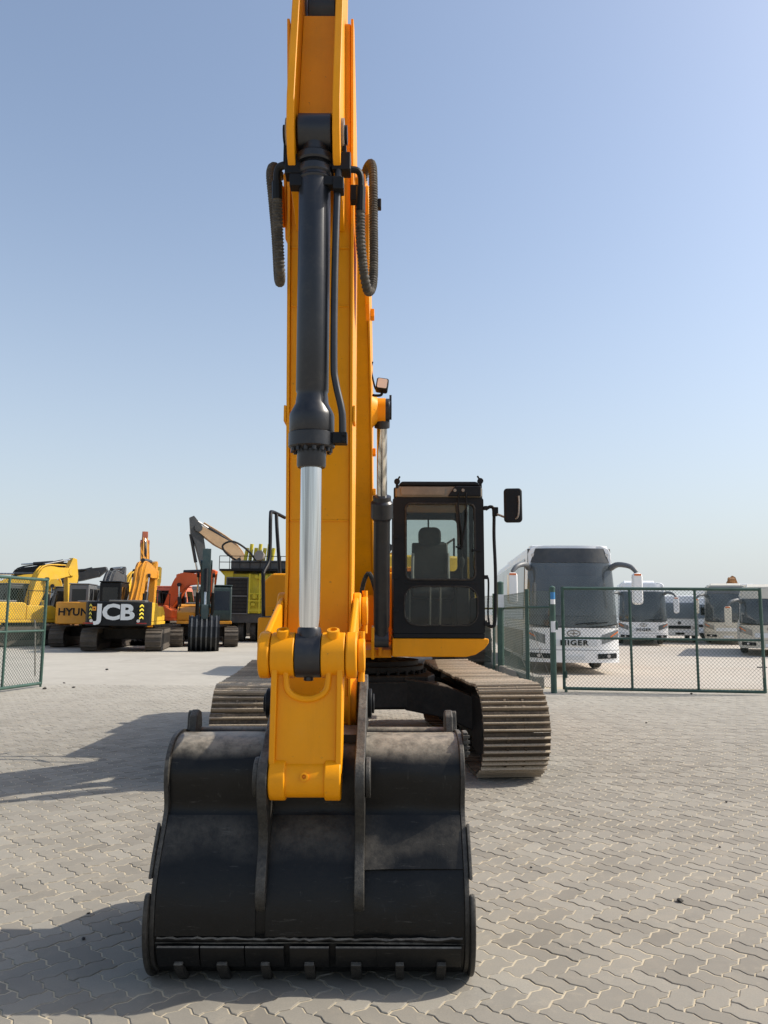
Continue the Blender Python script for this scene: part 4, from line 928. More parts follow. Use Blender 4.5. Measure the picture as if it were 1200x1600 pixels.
tubep([c_ + Vector((0.05, -0.05, 0.09)), c_ + Vector((0.05, -0.06, 0)), c_ + Vector((0.035, -0.055, -0.13)), q2], 0.008, 'mirror_stay', 'steel', mr)
b = MB(); b.box(c_.x + 0.02, c_.x + 0.075, 7.715, 7.73, c_.z + 0.05, c_.z + 0.09); bld(b, 'mirror_clamp', 'black', mr, bevel=0.004)
# ---- work lamp on the boom
q = at(601, 601, 6.45)
Mx = Matrix.Translation(q) @ Matrix.Rotation(R(8), 4, 'Y') @ Matrix.Rotation(R(-12), 4, 'X')
b = MB(); b.prism(rrect(-0.053, 0.053, -0.055, 0.055, 0.018), 'y', -0.02, 0.06); b.xf(Mx); wl = bld(b, 'work_lamp', 'black', bevel=0.006)
b = MB(); b.prism(rrect(-0.042, 0.042, -0.044, 0.044, 0.012), 'y', -0.026, -0.0205); b.xf(Mx); bld(b, 'lamp_lens', 'lens', wl)
tubep([q + Vector((0, 0.03, -0.05)), q + Vector((-0.01, 0.03, -0.085)), q + Vector((-0.06, 0.03, -0.09)), q + Vector((-0.085, 0.03, -0.085))], 0.012, 'lamp_bracket', 'black', wl)
tubep([q + Vector((-0.03, 0.05, -0.04)), q + Vector((-0.06, 0.05, -0.02)), q + Vector((-0.085, 0.05, 0.08)), q + Vector((-0.10, 0.05, 0.16)), q + Vector((-0.085, 0.05, 0.22))], 0.008, 'lamp_cable', 'black', wl)

# ================================================================== FENCE AND GATES
def chain_mesh(L, z0, z1, name, parent, pitch=0.075, w=0.0042):
    """chain-link: two families of diagonal wires in the local XZ plane from x=0..L"""
    b = MB(); Hh_ = z1 - z0
    for fam in (1, -1):
        k = -Hh_ if fam > 0 else 0.0
        end = L if fam > 0 else L + Hh_
        while k < end:
            # line x = k + fam*(z-z0)
            za, zb = 0.0, Hh_
            if fam > 0: za = max(za, -k); zb = min(zb, L - k)
            else: za = max(za, k - L); zb = min(zb, k)
            if zb - za > 0.02:
                p = (k + fam * za, 0.002 * fam, z0 + za); q = (k + fam * zb, 0.002 * fam, z0 + zb); b.bar(p, q, w, w, (0, 1, 0))
            k += pitch
    o = b.build(name, 'wire', parent, smooth=0); o['kind'] = 'stuff'; return o
def gate_leaf(p, ang, L, label, verts, name='chain_link_gate', zb=0.07, h=2.16, midz=None):
    g = thing(name, (p[0], p[1], 0), label, 'gate', None, ang)
    midz = midz or zb + h * 0.52
    r = 0.032
    for nm, a, c in (('top_rail', (0, 0, zb + h), (L, 0, zb + h)), ('bottom_rail', (0, 0, zb), (L, 0, zb)), ('middle_rail', (0, 0, midz), (L, 0, midz))):
        b = MB(); b.cyl(a, c, r if nm != 'middle_rail' else r * 0.75, n=12); b.build(nm, 'green', g)
    for i, x in enumerate([0, L] + verts):
        b = MB(); b.cyl((x, 0, zb - 0.02), (x, 0, zb + h + (0.03 if i < 2 else 0)), r if i < 2 else r * 0.8, n=12); b.build('upright', 'green', g)
    chain_mesh(L, zb, zb + h, 'wire_mesh', g)
    return g
gl0, gr0 = gnd(882, 1081), gnd(1196, 1087)
A = math.atan2(gr0.y - gl0.y, gr0.x - gl0.x); Lg = (gr0 - gl0).length
g = gate_leaf(gl0, A, Lg, 'wide green chain-link gate leaf closing the entrance in front of the buses', [Lg * 0.345, Lg * 0.675], h=2.02, midz=1.08)
b = MB(); b.box(0.02, 0.06, -0.06, -0.02, 0.28, 0.42); b.box(0.0, 0.05, -0.10, 0.0, 0.0, 0.10); b.build('hinge', 'green', g, bevel=0.006)
b = MB(); b.cyl((Lg + 0.06, 0.0, 0.55), (Lg - 0.14, -0.03, 0.55), 0.014, n=8); b.cyl((Lg - 0.02, -0.02, 0.35), (Lg - 0.02, -0.02, 0.75), 0.012, n=8); b.build('drop_bolt', 'steel', g)
gp = gnd(63, 1073); gq = gnd(0, 1082)
A = math.atan2(gq.y - gp.y, gq.x - gp.x)
g = gate_leaf(gp, A, 3.6, 'green chain-link gate leaf swung open at the left edge of the paving', [1.15, 2.4], h=2.10, midz=1.13)
b = MB(); b.cyl((0.0, 0.0, -0.01), (0.0, 0.0, 0.07), 0.022, n=10); b.build('drop_foot', 'green', g)
b = MB(); b.tube([(0.28, -0.03, 1.35), (0.24, -0.03, 1.2), (0.2, -0.03, 0.7), (0.15, -0.03, 0.22)], 0.014, 8); b.build('hanging_chain', 'steel', g)
# a gate post with a sticker and a bolt, and a fence running back behind the machine
def fence_post(x, y, r, h, name, label, cat='post'):
    t = thing(name, (x, y, 0), label, cat)
    b = MB(); b.cyl((0, 0, -0.02), (0, 0, h), r, n=18); b.build('post_tube', 'green', t, bevel=0.006)
    b = MB(); b.lathe((0, 0, h), (0, 0, 1), [(r + 0.004, -0.03), (r + 0.004, 0.0), (r * 0.6, 0.02), (0.01, 0.03)], 18); b.build('post_cap', 'green', t)
    return t
pb = gnd(866, 1083)
gpst = fence_post(pb.x, pb.y, 0.055, 2.10, 'gate_post', 'green gate post with blue and white stickers beside the closed gate')
b = MB(); b.add([(0.0562 * math.sin(R(a)), -0.0562 * math.cos(R(a)), z) for z in (1.86, 2.0) for a in range(-60, 61, 15)], [(i, i + 1, i + 10, i + 9) for i in range(8)]); b.build('sticker', 'sticker_blue', gpst)
b = MB(); b.add([(0.0562 * math.sin(R(a)), -0.0562 * math.cos(R(a)), z) for z in (1.76, 1.858) for a in range(-60, 61, 15)], [(i, i + 1, i + 10, i + 9) for i in range(8)]); b.build('sticker', 'sticker_white', gpst)
b = MB(); b.add([(0.0562 * math.sin(R(a)), -0.0562 * math.cos(R(a)), z) for z in (1.2, 1.42) for a in range(-60, 61, 15)], [(i, i + 1, i + 10, i + 9) for i in range(8)]); b.build('sticker', 'sticker_white', gpst)
b = MB(); b.box(0.05, 0.09, -0.05, 0.0, 1.25, 1.42); b.build('latch_plate', 'green', gpst, bevel=0.005)
pc = gnd(826, 1078); pd_ = gnd(783, 1056); pe = gnd(776, 1047)
tp = fence_post(pd_.x, pd_.y, 0.085, 2.36, 'fence_post', 'thick green post with a white label behind the track')
b = MB(); b.box(-0.075, 0.075, -0.105, -0.09, 1.72, 2.05); b.build('label_plate', 'sticker_white', tp)
def fence_run(p, q, label, h=2.08, rails=(1.70,), posts=(0, 1)):
    L = (Vector(q[:2]) - Vector(p[:2])).length; a = math.atan2(q[1] - p[1], q[0] - p[0])
    t = thing('chain_link_fence', (p[0], p[1], 0), label, 'fence', None, a)
    for f_ in posts:
        b = MB(); b.cyl((f_ * L, 0, -0.02), (f_ * L, 0, h), 0.032, n=12); b.build('post', 'green', t)
    for z in rails:
        b = MB(); b.cyl((0, 0, z), (L, 0, z), 0.022, n=10); b.build('rail', 'green', t)
    for z in (0.1, h - 0.06):
        b = MB(); b.cyl((0, 0, z), (L, 0, z), 0.004, n=6); b.build('strain_wire', 'wire', t)
    for x0, x1, z0, z1 in ((0.1, L * 0.9, 0.35, 1.35), (L * 0.45, L * 0.95, 0.9, 0.15)):
        b = MB(); b.cyl((x0, -0.01, z0), (x1, -0.01, z1), 0.006, n=6); b.build('brace_wire', 'steel', t)
    chain_mesh(L, 0.08, h - 0.05, 'wire_mesh', t)
    return t
fence_run((pb.x - 0.02, pb.y + 0.06), (pc.x, pc.y), 'short green chain-link fence panel between gate post and thin post')
fence_run((pc.x - 0.0, pc.y + 0.05), (pd_.x + 0.09, pd_.y), 'green chain-link fence panel running back to the thick labelled post', rails=(1.70,), posts=(0.02,))
fence_run((pd_.x - 0.10, pd_.y + 0.1), (pd_.x - 1.5, pd_.y + 10), 'green chain-link fence running back behind the excavator', rails=(1.70,), posts=(0.02, 0.33, 0.66, 1))
# concrete blocks at the foot of the fence
for (p, q, lab) in ((gnd(800, 1062), gnd(846, 1078), 'rough concrete kerb block at the foot of the fence nearest the gate post'), (gnd(764, 1050), gnd(798, 1060), 'rough concrete kerb block behind the crawler track')):
    d_ = (q - p); L = d_.length; b = MB()
    b.box(0, L, -0.13, 0.13, -0.02, 0.26)
    o = b.build('kerb_block', 'concrete', None, bevel=0.03); o.location = (p.x, p.y + 0.25, 0); o.rotation_euler = (0, 0, math.atan2(d_.y, d_.x)); tag(o, lab, 'kerb')

# ================================================================== OTHER EXCAVATORS IN THE YARD
def far_track(b, lx, hl, r, w, n=46):
    per = 4 * hl + 2 * math.pi * r; prof = []
    def pt(t, rr):
        t %= per
        if t < 2 * hl: return (-hl + t, r + rr)
        t -= 2 * hl
        if t < math.pi * r: a = math.pi / 2 - t / r; return (hl + rr * math.cos(a), r + rr * math.sin(a))
        t -= math.pi * r
        if t < 2 * hl: return (hl - t, r - rr)
        t -= 2 * hl; a = -math.pi / 2 - t / r; return (-hl + rr * math.cos(a), r + rr * math.sin(a))
    for k in range(n):
        for f_, rr in ((0, r), (0.18, r), (0.2, r - 0.035), (0.98, r - 0.035)): prof.append(pt((k + f_) * per / n, rr))
    b.prism(prof, 'y', lx - w / 2, lx + w / 2); return b
def excavator(name, label, loc, head, s=1.0, body='yellow_dusty', boom='yellow_dusty', armc=None, cw=None, cabc='black', under_yaw=0, K=(2.3, 3.9), T=(4.9, 4.2), A=(4.4, 1.6), bk=(-100,), bucket=True, bw=1.1, bcol='black', cyl='cyl', deck='grey', bump=0.0, arm_w=0.30, boom_w=0.42, cab_on=True, kw=0.66, lite=False, ribs=0):
    armc = armc or boom; cw = cw or body
    t = thing(name, loc, label, 'excavator', None, head, s)
    ux = Matrix.Rotation(under_yaw, 4, 'Z')
    for sy in (-1, 1):
        b = MB(); far_track(b, sy * 1.2, 1.55, 0.43, 0.6); b.xf(ux); tr = b.build('track', 'track_far', t, smooth=0)
        b = MB(); b.prism([(-1.5, 0.25), (1.5, 0.25), (1.7, 0.45), (1.4, 0.66), (-1.4, 0.66), (-1.7, 0.45)], 'y', sy * 1.2 - 0.305, sy * 1.2 + 0.305); b.xf(ux); b.build('track_frame', 'under', tr)
        for e in (-1.55, 1.55):
            b = MB(); b.cyl((e, sy * 1.2 - 0.31, 0.43), (e, sy * 1.2 + 0.31, 0.43), 0.30, n=20); b.xf(ux); b.build('sprocket' if e < 0 else 'idler_wheel', 'under', tr, bevel=0.02)
    b = MB(); b.box(-0.7, 0.7, -0.9, 0.9, 0.42, 0.85); b.cyl((0, 0, 0.85), (0, 0, 1.0), 0.62, n=24); b.xf(ux); b.build('carbody', 'under', t, bevel=0.02)
    b = MB(); b.box(-1.9, 1.55, -1.2, 1.2, 1.0, 1.13); b.build('main_frame', body, t, bevel=0.02)
    # body: right deck, engine hood
    b = MB(); b.prism([(-0.4, 1.131), (1.35, 1.131), (1.4, 1.5), (0.9, 1.75), (-0.4, 1.75)], 'y', -1.2, -0.38); b.build('tool_box', body, t, bevel=0.04)
    b = MB(); b.prism([(-1.85, 1.131), (-0.41, 1.131), (-0.41, 1.82), (-0.6, 1.88), (-1.85, 1.88)], 'y', -1.2, 1.2); hd = b.build('engine_hood', body, t, bevel=0.04)
    b = MB(); b.box(-1.6, -0.7, -0.9, 0.5, 1.882, 1.97); b.build('hood_cover', deck, hd, bevel=0.03)
    b = MB(); b.cyl((-1.2, -0.75, 1.97), (-1.2, -0.75, 2.25), 0.05, n=10); b.build('exhaust_pipe', 'black', hd)
    pl = [(-1.86, -1.22), (-2.2, -1.2), (-2.45, -1.05), (-2.62, -0.7), (-2.7, -0.3), (-2.7, 0.3), (-2.62, 0.7), (-2.45, 1.05), (-2.2, 1.2), (-1.86, 1.22)]
    b = MB(); b.prism(pl, 'z', 0.98, 1.90); cwo = b.build('counterweight', cw, t, bevel=0.05, seg=3)
    # hand rail on the deck
    b = MB(); b.tube([(1.2, -1.1, 1.5), (1.2, -1.1, 2.3), (0.6, -1.1, 2.4), (-0.3, -1.1, 2.4), (-0.3, -1.1, 1.75)], 0.022, 8); b.build('grab_rail', 'black', t)
    if cab_on:
        b = MB(); b.prism([(-0.32, 1.14), (1.45, 1.14), (1.52, 1.5), (1.30, 2.62), (1.2, 2.70), (-0.32, 2.70)], 'y', 0.32, 1.18)
        cb = b.build('cab', cabc, t, bevel=0.05)
        def win(nm, pts):
            m = MB(); m.add(pts, [tuple(range(len(pts)))]); m.build(nm, 'sideglass', cb, smooth=0)
        for yy in (0.314, 1.186):
            win('side_window', [(-0.2, yy, 1.75), (0.45, yy, 1.75), (0.45, yy, 2.52), (-0.2, yy, 2.52)]); win('side_window', [(0.55, yy, 1.45), (1.38, yy, 1.45), (1.20, yy, 2.52), (0.55, yy, 2.52)])
        win('rear_window', [(-0.328, 0.45, 1.95), (-0.328, 1.05, 1.95), (-0.328, 1.05, 2.5), (-0.328, 0.45, 2.5)])
        win('front_window', [(1.505, 0.42, 1.62), (1.505, 1.08, 1.62), (1.333, 1.08, 2.48), (1.333, 0.42, 2.48)])
        b = MB(); b.box(-0.35, 1.28, 0.30, 1.20, 2.702, 2.76); b.build('cab_roof', cabc, cb, bevel=0.03)
    # boom, arm, cylinders
    F = (0.55, 1.55)
    mid = ((F[0] + K[0]) / 2 - 0.02, (F[1] + K[1]) / 2)
    bp = limb([F, mid, K, ((K[0] + T[0]) / 2, (K[1] + T[1]) / 2 + bump), T], [0.34, 0.58, kw, 0.5, 0.30], 5)
    b = MB(); b.prism(bp, 'y', -boom_w / 2, boom_w / 2); bo_ = b.build('boom', boom, t, bevel=0.012)
    for sy in (-1, 1):
        bx = limb([F, mid, K, ((K[0] + T[0]) / 2, (K[1] + T[1]) / 2 + bump), T], [0.36, 0.61, kw + 0.03, 0.53, 0.33], 5)
        b = MB(); b.prism(bx, 'y', sy * (boom_w / 2 + 0.001), sy * (boom_w / 2 + 0.014)); b.build('side_plate', boom, bo_)
        b = MB(); tt = [(F[0] - 0.1, sy * 0.1, F[1] + 0.3), (mid[0] - 0.22, sy * 0.1, mid[1] + 0.22), (K[0] - 0.15, sy * 0.1, K[1] + 0.36), (T[0] - 0.3, sy * 0.1, T[1] + 0.3)]
        b.tube(smooth_path(tt, 5), 0.03, 6); b.build('hydraulic_pipe', boom, bo_)
        p0 = Vector((1.35, sy * (boom_w / 2 + 0.12), 1.25)); p1 = Vector((K[0] * 0.72 + mid[0] * 0.28 + 0.05, sy * (boom_w / 2 + 0.12), K[1] * 0.72 + mid[1] * 0.28)); d_ = (p1 - p0)
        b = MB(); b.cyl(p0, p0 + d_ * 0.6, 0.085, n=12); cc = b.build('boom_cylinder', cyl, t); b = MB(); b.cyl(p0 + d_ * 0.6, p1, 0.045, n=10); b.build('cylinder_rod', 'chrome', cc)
        b = MB(); b.cyl(p1 - Vector((0, 0.06, 0)), p1 + Vector((0, 0.06, 0)), 0.1, n=12); b.build('rod_eye', cyl, cc)
    Tv, Av = Vector((T[0], T[1])), Vector((A[0], A[1])); ax = (Av - Tv).normalized(); nv = Vector((ax.y, -ax.x))
    if nv.dot(Vector((1, 0))) < 0 and abs(ax.y) > 0.4: nv = -nv
    if abs(ax.y) <= 0.4 and nv.y < 0: nv = -nv
    back = Tv - ax * 0.62 + nv * 0.22
    La = (Av - Tv).length
    ap_ = [tuple(back + nv * 0.1), tuple(Tv + nv * 0.42 + ax * 0.25), tuple(Tv + nv * 0.30 + ax * 0.9), tuple(Av + nv * 0.12), tuple(Av - nv * 0.12), tuple(Tv - nv * 0.20 + ax * 0.3), tuple(Tv - nv * 0.2 - ax * 0.1), tuple(back - nv * 0.12 - ax * 0.05)]
    b = MB(); b.prism(ap_, 'y', -arm_w / 2, arm_w / 2); ar = b.build('arm', armc, t, bevel=0.015)
    for sy in (-1, 1):
        b = MB(); b.prism(capsule(tuple(Tv), tuple(Tv + ax * 0.01), 0.2, 0.2, 8), 'y', sy * (arm_w / 2 + 0.001), sy * (boom_w / 2 + 0.03)); b.build('arm_boss', armc, ar)
    # arm cylinder (boom top -> arm back), bucket cylinder along the arm
    p0 = Vector((K[0], 0, K[1] + kw / 2 + 0.12)); p1 = Vector((back.x, 0, back.y)); d_ = p1 - p0
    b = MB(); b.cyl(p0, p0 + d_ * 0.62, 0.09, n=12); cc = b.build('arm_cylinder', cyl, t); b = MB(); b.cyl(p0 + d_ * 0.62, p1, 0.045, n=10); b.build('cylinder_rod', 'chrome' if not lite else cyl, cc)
    q0 = Tv + nv * 0.42 + ax * 0.25; q1 = Av + nv * 0.42 - ax * 0.35
    p0 = Vector((q0.x, 0, q0.y)); p1 = Vector((q1.x, 0, q1.y)); d_ = p1 - p0
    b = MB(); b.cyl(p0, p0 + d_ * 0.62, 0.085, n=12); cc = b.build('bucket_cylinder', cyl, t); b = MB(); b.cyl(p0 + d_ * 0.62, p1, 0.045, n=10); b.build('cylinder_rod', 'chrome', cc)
    if bucket:
        a = R(bk[0]); ca, sa = math.cos(a), math.sin(a)
        def rb(p): return (Av.x + p[0] * ca - p[1] * sa, Av.y + p[0] * sa + p[1] * ca)
        for sy in (-1, 1):
            b = MB(); b.prism(capsule(tuple(q1), tuple(Av - ax * 0.45), 0.07, 0.06), 'y', sy * (arm_w / 2 + 0.02), sy * (arm_w / 2 + 0.06)); b.build('side_link', armc, ar)
        b = MB(); b.prism(capsule(tuple(q1), rb((0.1, 0.42)), 0.07, 0.06), 'y', -0.13, 0.13); b.build('bucket_link', armc, ar)
        out = [(0.0, 0.12), (0.15, 0.45), (0.45, 0.72), (0.85, 0.75), (1.15, 0.5), (1.35, 0.15), (1.42, 0.0)]
        o1 = [rb(p) for p in out]; o2 = [rb((p[0] * 0.95 + 0.03, p[1] * 0.93 - 0.01)) for p in out]
        b = MB(); b.prism(o1 + o2[::-1], 'y', -bw / 2, bw / 2); bu = b.build('bucket', bcol, t, bevel=0.008)
        for sy in (-1, 1):
            b = MB(); b.prism([rb(p) for p in ([(-0.05, 0.0)] + out)], 'y', sy * (bw / 2 + 0.001), sy * (bw / 2 + 0.03)); b.build('side_plate', bcol, bu)
            b = MB(); b.prism([rb(p) for p in ((-0.12, -0.05), (-0.1, 0.1), (0.05, 0.5), (0.2, 0.52), (0.4, 0.72), (0.5, 0.68), (0.2, 0.1), (0.05, -0.1))], 'y', sy * 0.19, sy * 0.23); b.build('ear_plate', bcol, bu)
        for k in range(ribs):
            y = -bw / 2 + bw * (k + 0.5) / ribs
            b = MB(); b.prism(o1 + [rb((0.5 + (p[0] - 0.5) * 1.07, p[1] * 1.07 + 0.005)) for p in out][::-1], 'y', y - 0.03, y + 0.03); b.build('rib', 'darkgrey', bu)
        for k in range(5):
            y = -bw / 2 + bw * (k + 0.5) / 5
            b = MB(); b.prism([rb(p) for p in ((1.34, 0.10), (1.48, -0.02), (1.66, -0.22), (1.40, -0.06), (1.32, 0.02))], 'y', y - 0.04, y + 0.04); b.build('tooth', bcol, bu)
    return t, cwo
def place(px, Y): 
    q = at(px, 950, Y); return (q.x, q.y, 0)
def rear_lettering(t, cwo, txt, size, mat, z, bold, sx=1.0, spacing=1.0, x=-2.705):
    mw = Matrix.Translation((x, 0, z)) @ Matrix.Rotation(R(-90), 4, 'Z') @ Matrix.Rotation(R(90), 4, 'X')
    return text_mesh('lettering', txt, size, mat, cwo, mw, 0.006, bold, sx, spacing)

# black-counterweight machine with white letters
t, c = excavator('excavator', 'yellow excavator seen from behind with black JCB lettered counterweight', place(203, 32.0), R(97), body='yellow_light', boom='yellow_orange', cw='black', K=(2.3, 3.35), T=(5.1, 3.3), A=(4.7, 0.9), bk=(-150,), under_yaw=R(3))
rear_lettering(t, c, 'JCB', 0.80, 'sticker_white', 1.47, 0.03, 1.18, 0.96)
b = MB(); b.box(-2.716, -2.70, 0.70, 0.84, 1.55, 1.70); lg = b.build('logo_square', 'sign_orange', c, smooth=0)
b = MB(); b.box(-2.722, -2.717, 0.74, 0.79, 1.60, 1.65); b.build('logo_square_hole', 'black', c, smooth=0)
for sy in (-1, 1):
    for k in range(4):
        z0 = 1.22 + k * 0.15
        b = MB(); yy = sy * 1.08
        pts = [(-2.46, yy - 0.10, z0), (-2.46, yy, z0 + 0.07), (-2.46, yy + 0.10, z0), (-2.46, yy + 0.10, z0 + 0.07), (-2.46, yy, z0 + 0.14), (-2.46, yy - 0.10, z0 + 0.07)]
        pts = [(x_ - 0.02 - 0.02 * 0, y_, z_) for x_, y_, z_ in pts]
        a_ = R(-sy * 46); mm = Matrix.Translation((-2.52, sy * 0.93, 0)) @ Matrix.Rotation(a_, 4, 'Z') @ Matrix.Translation((2.46, -yy, 0))
        b.add([tuple(mm @ Vector(p)) for p in pts], [(0, 1, 4, 5), (1, 2, 3, 4)]); b.build('chevron', 'sign_yellow', c, smooth=0)
    b = MB(); b.cyl((-2.70, sy * 0.86, 1.17), (-2.73, sy * 0.86, 1.17), 0.06, n=14); b.build('rear_lamp', 'lens', c)
    b = MB(); b.box(-2.70, -2.66, sy * 0.98 - 0.18, sy * 0.98 + 0.18, 1.06, 1.10); b.build('reflector', 'redlens', c)
# orange-yellow machine next to it
t, c = excavator('excavator', 'orange-yellow excavator seen from behind with HYUNDAI lettering, partly behind the black counterweight', place(152, 35.0), R(98), body='yellow_orange', boom='darkgrey', cw='yellow_orange', cabc='grey', K=(2.6, 3.1), T=(5.2, 3.2), A=(4.9, 1.0), bk=(-150,))
rear_lettering(t, c, 'HYUNDAI', 0.42, 'black', 1.47, 0.012, 1.0, 1.05)
# curved yellow boom at the far left
excavator('excavator', 'yellow excavator at far left with arched boom and arm hanging down behind the open gate', place(120, 41), R(212), body='yellow_dusty', boom='yellow_light', armc='yellow_light', cabc='darkgrey', K=(1.4, 3.0), T=(3.9, 2.75), A=(3.7, 0.75), bk=(-140,), bcol='brown', kw=0.6, bump=0.2)
# dark grey booms folded behind
excavator('excavator', 'dark grey folded excavator boom rising behind the orange-yellow counterweight', place(62, 55), R(2), s=1.15, body='yellow_dusty', boom='darkgrey', armc='darkgrey', cabc='grey', K=(1.6, 3.3), T=(3.4, 3.6), A=(0.9, 3.0), bk=(60,), bucket=False, lite=True)
excavator('excavator', 'black folded excavator arm and cylinder standing out against the sky at far left', place(-5, 45), R(4), body='yellow_dusty', boom='black', armc='black', cabc='black', K=(1.2, 3.6), T=(3.3, 3.95), A=(0.9, 3.75), bk=(75,), bucket=False, lite=True, kw=0.4)
excavator('excavator', 'yellow excavator with raised knuckled boom seen through the open gate mesh', place(28, 35), R(60), body='yellow_light', boom='yellow_light', armc='yellow_light', cabc='darkgrey', K=(1.2, 3.2), T=(2.6, 3.4), A=(2.7, 1.0), bk=(-120,), bcol='brown')
excavator('excavator', 'yellow excavator with low boom between far-left arch and orange-yellow counterweight', place(84, 48), R(120), s=1.1, body='yellow_light', boom='yellow_light', armc='yellow_light', cabc='yellow_light', K=(1.6, 3.3), T=(3.6, 3.1), A=(3.6, 1.0), bk=(-120,), bcol='black')
excavator('excavator', 'yellow excavator boom with four pipes behind the dark grey cab', place(176, 46), R(75), body='yellow_light', boom='yellow_light', cabc='black', K=(2.0, 3.6), T=(4.6, 3.8), A=(4.2, 0.9), bk=(-150,))
# rust-red arm standing tall
excavator('excavator', 'yellow excavator with tall upright rust-red arm behind the black counterweight', place(226, 50), R(112), s=1.22, body='yellow_light', boom='yellow_orange', armc='red', cabc='black', K=(1.2, 3.7), T=(1.9, 5.0), A=(2.4, 2.6), bk=(-120,), bcol='red')
# orange-red machine
excavator('excavator', 'orange-red excavator seen side-on with curved boom and pale red cab', place(247, 42), R(-12), s=1.06, body='orange', boom='orange', cabc='pink', K=(1.35, 3.0), T=(2.7, 2.95), A=(2.35, 1.3), bk=(-150,), deck='grey', kw=0.7, bump=0.1, bw=0.9)
# dark-armed machine facing us
excavator('excavator', 'excavator facing us with black arm and black toothed bucket on the ground', place(320, 36.2), R(-77), body='yellow_orange', boom='darkgreen', armc='darkgreen', cabc='darkgreen', K=(2.4, 3.4), T=(4.6, 3.45), A=(4.95, 1.35), bk=(-86,), bw=1.15, cyl='black', arm_w=0.34, ribs=6)
# beige boom with dark arm
excavator('excavator', 'excavator with long beige boom and hanging dark arm high above the drill rig', place(421, 53), R(205), s=1.27, body='yellow_dusty', boom='beige', armc='darkgrey', cabc='grey', K=(2.0, 4.35), T=(4.0, 5.55), A=(3.35, 2.6), bucket=False, kw=0.5)
excavator('excavator', 'red-brown excavator boom peeping out between black arm and drill rig', place(352, 58), R(160), s=1.15, body='orange', boom='orange', armc='orange', cabc='darkgrey', K=(1.6, 3.6), T=(3.4, 3.2), A=(3.2, 1.0), bk=(-120,))
# big yellow machine behind the cab
excavator('excavator', 'big yellow excavator standing behind the main machine, seen past its cab', place(618, 24.0), R(93), s=1.6, cab_on=False, body='yellow_light', boom='yellow_light', cabc='yellow_light', K=(2.4, 2.0), T=(4.6, 1.8), A=(4.4, 0.9), bk=(-150,))

# ---- yellow-green drill rig
rx, ry, _ = place(398, 41)
rg = thing('drill_rig', (rx, ry, 0), 'greenish-yellow crawler drill rig with dark radiator and black walkway on top', 'drill rig', scale=1.08)
k_ = 38 / 1200
b = MB(); b.box(-1.6, 3.6, 0, 6, 0.9, 1.35); b.build('chassis', 'darkgrey', rg, bevel=0.03)
b = MB(); b.box(-1.55, 2.6, 0.05, 5, 1.36, 3.30); b.build('engine_house', 'yellow_green', rg, bevel=0.04)
b = MB(); b.box(-1.40, -0.35, -0.06, 0.045, 1.30, 3.12); rd = b.build('radiator', 'interior', rg, bevel=0.02)
for z in (1.32, 2.18, 3.08):
    b = MB(); b.box(-1.42, -0.33, -0.085, -0.061, z, z + 0.05); b.build('radiator_frame', 'grey', rd)
for x in (-1.42, -0.37):
    b = MB(); b.box(x, x + 0.04, -0.085, -0.061, 1.37, 3.08); b.build('radiator_frame', 'grey', rd)
for k in range(10):
    z = 1.42 + k * 0.17
    b = MB(); b.box(-1.37, -0.38, -0.075, -0.061, z, z + 0.03); b.build('radiator_slat', 'black', rd)
rr_ = random.Random(5)
for k in range(14):
    x = rr_.uniform(-0.2, 0.75); z = rr_.uniform(1.8, 3.2)
    b = MB()
    if k % 2: b.cyl((x, -0.16, z), (x, 0.045, z), rr_.uniform(0.06, 0.13), n=12)
    else: b.box(x - 0.1, x + 0.1, -0.14, 0.045, z - 0.08, z + 0.08)
    b.build('valve_block', 'yellow_green', rg, bevel=0.01)
for x in (-0.25, 0.25, 0.8):
    b = MB(); b.box(x - 0.03, x + 0.03, -0.25, -0.17, 1.36, 3.3); b.build('frame_post', 'yellow_green', rg)
for z in (1.5, 1.95, 2.3):
    b = MB(); b.box(-0.25, 0.8, -0.245, -0.2, z, z + 0.05); b.build('frame_rail', 'yellow_green', rg)
b = MB(); b.box(-1.75, 4.5, -0.3, 3, 3.42, 3.52); wk = b.build('walkway', 'black', rg, bevel=0.01)
b = MB(); b.box(-1.2, 4.5, -0.2, 2.6, 3.525, 3.95); b.build('top_box', 'darkgrey', rg, bevel=0.03)
for k in range(12):
    x = -1.75 + k * 0.5
    b = MB(); b.cyl((x, -0.29, 3.52), (x, -0.29, 4.15), 0.02, n=6); b.build('rail_post', 'black', wk)
for z in (3.85, 4.15):
    b = MB(); b.cyl((-1.75, -0.29, z), (4.2, -0.29, z), 0.018, n=6); b.build('hand_rail', 'black', wk)
b = MB(); b.lathe((0.3, -0.1, 4.12), (-0.3, -1, 0.2), [(0.05, 0.0), (0.22, 0.1), (0.25, 0.3), (0.25, 0.36)], 18); b.build('flood_lamp', 'steel', rg)
b = MB(); b.prism([(-1.75, 3.42), (-1.25, 2.9), (-1.1, 2.9), (-1.1, 3.42)], 'y', -0.05, 0.04); b.build('gusset', 'yellow_green', rg)
for sx, yy in ((-1.55, 1.0), (0.5, 1.0)):
    b = MB(); far_track(b, 0, 2.2, 0.45, 0.55); b.xf(Matrix.Translation((sx, yy + 1.7, 0)) @ Matrix.Rotation(R(90), 4, 'Z')); b.build('track', 'track_far', rg, smooth=0)
for x in (-0.7, -0.1):
    b = MB(); b.cyl((x - 0.14, 0.6, 0.5), (x + 0.14, 0.6, 0.5), 0.5, n=24); b.build('wheel', 'tyre', rg, bevel=0.05)
b = MB(); b.tube(smooth_path([(-0.9, 0.2, 3.9), (-1.5, 0.1, 4.3), (-1.7, 0.1, 4.7), (-1.2, 0.1, 4.9), (-0.5, 0.2, 4.5), (0.1, 0.2, 3.8)], 6), 0.05, 8); b.build('hose_loop', 'rubber', rg)
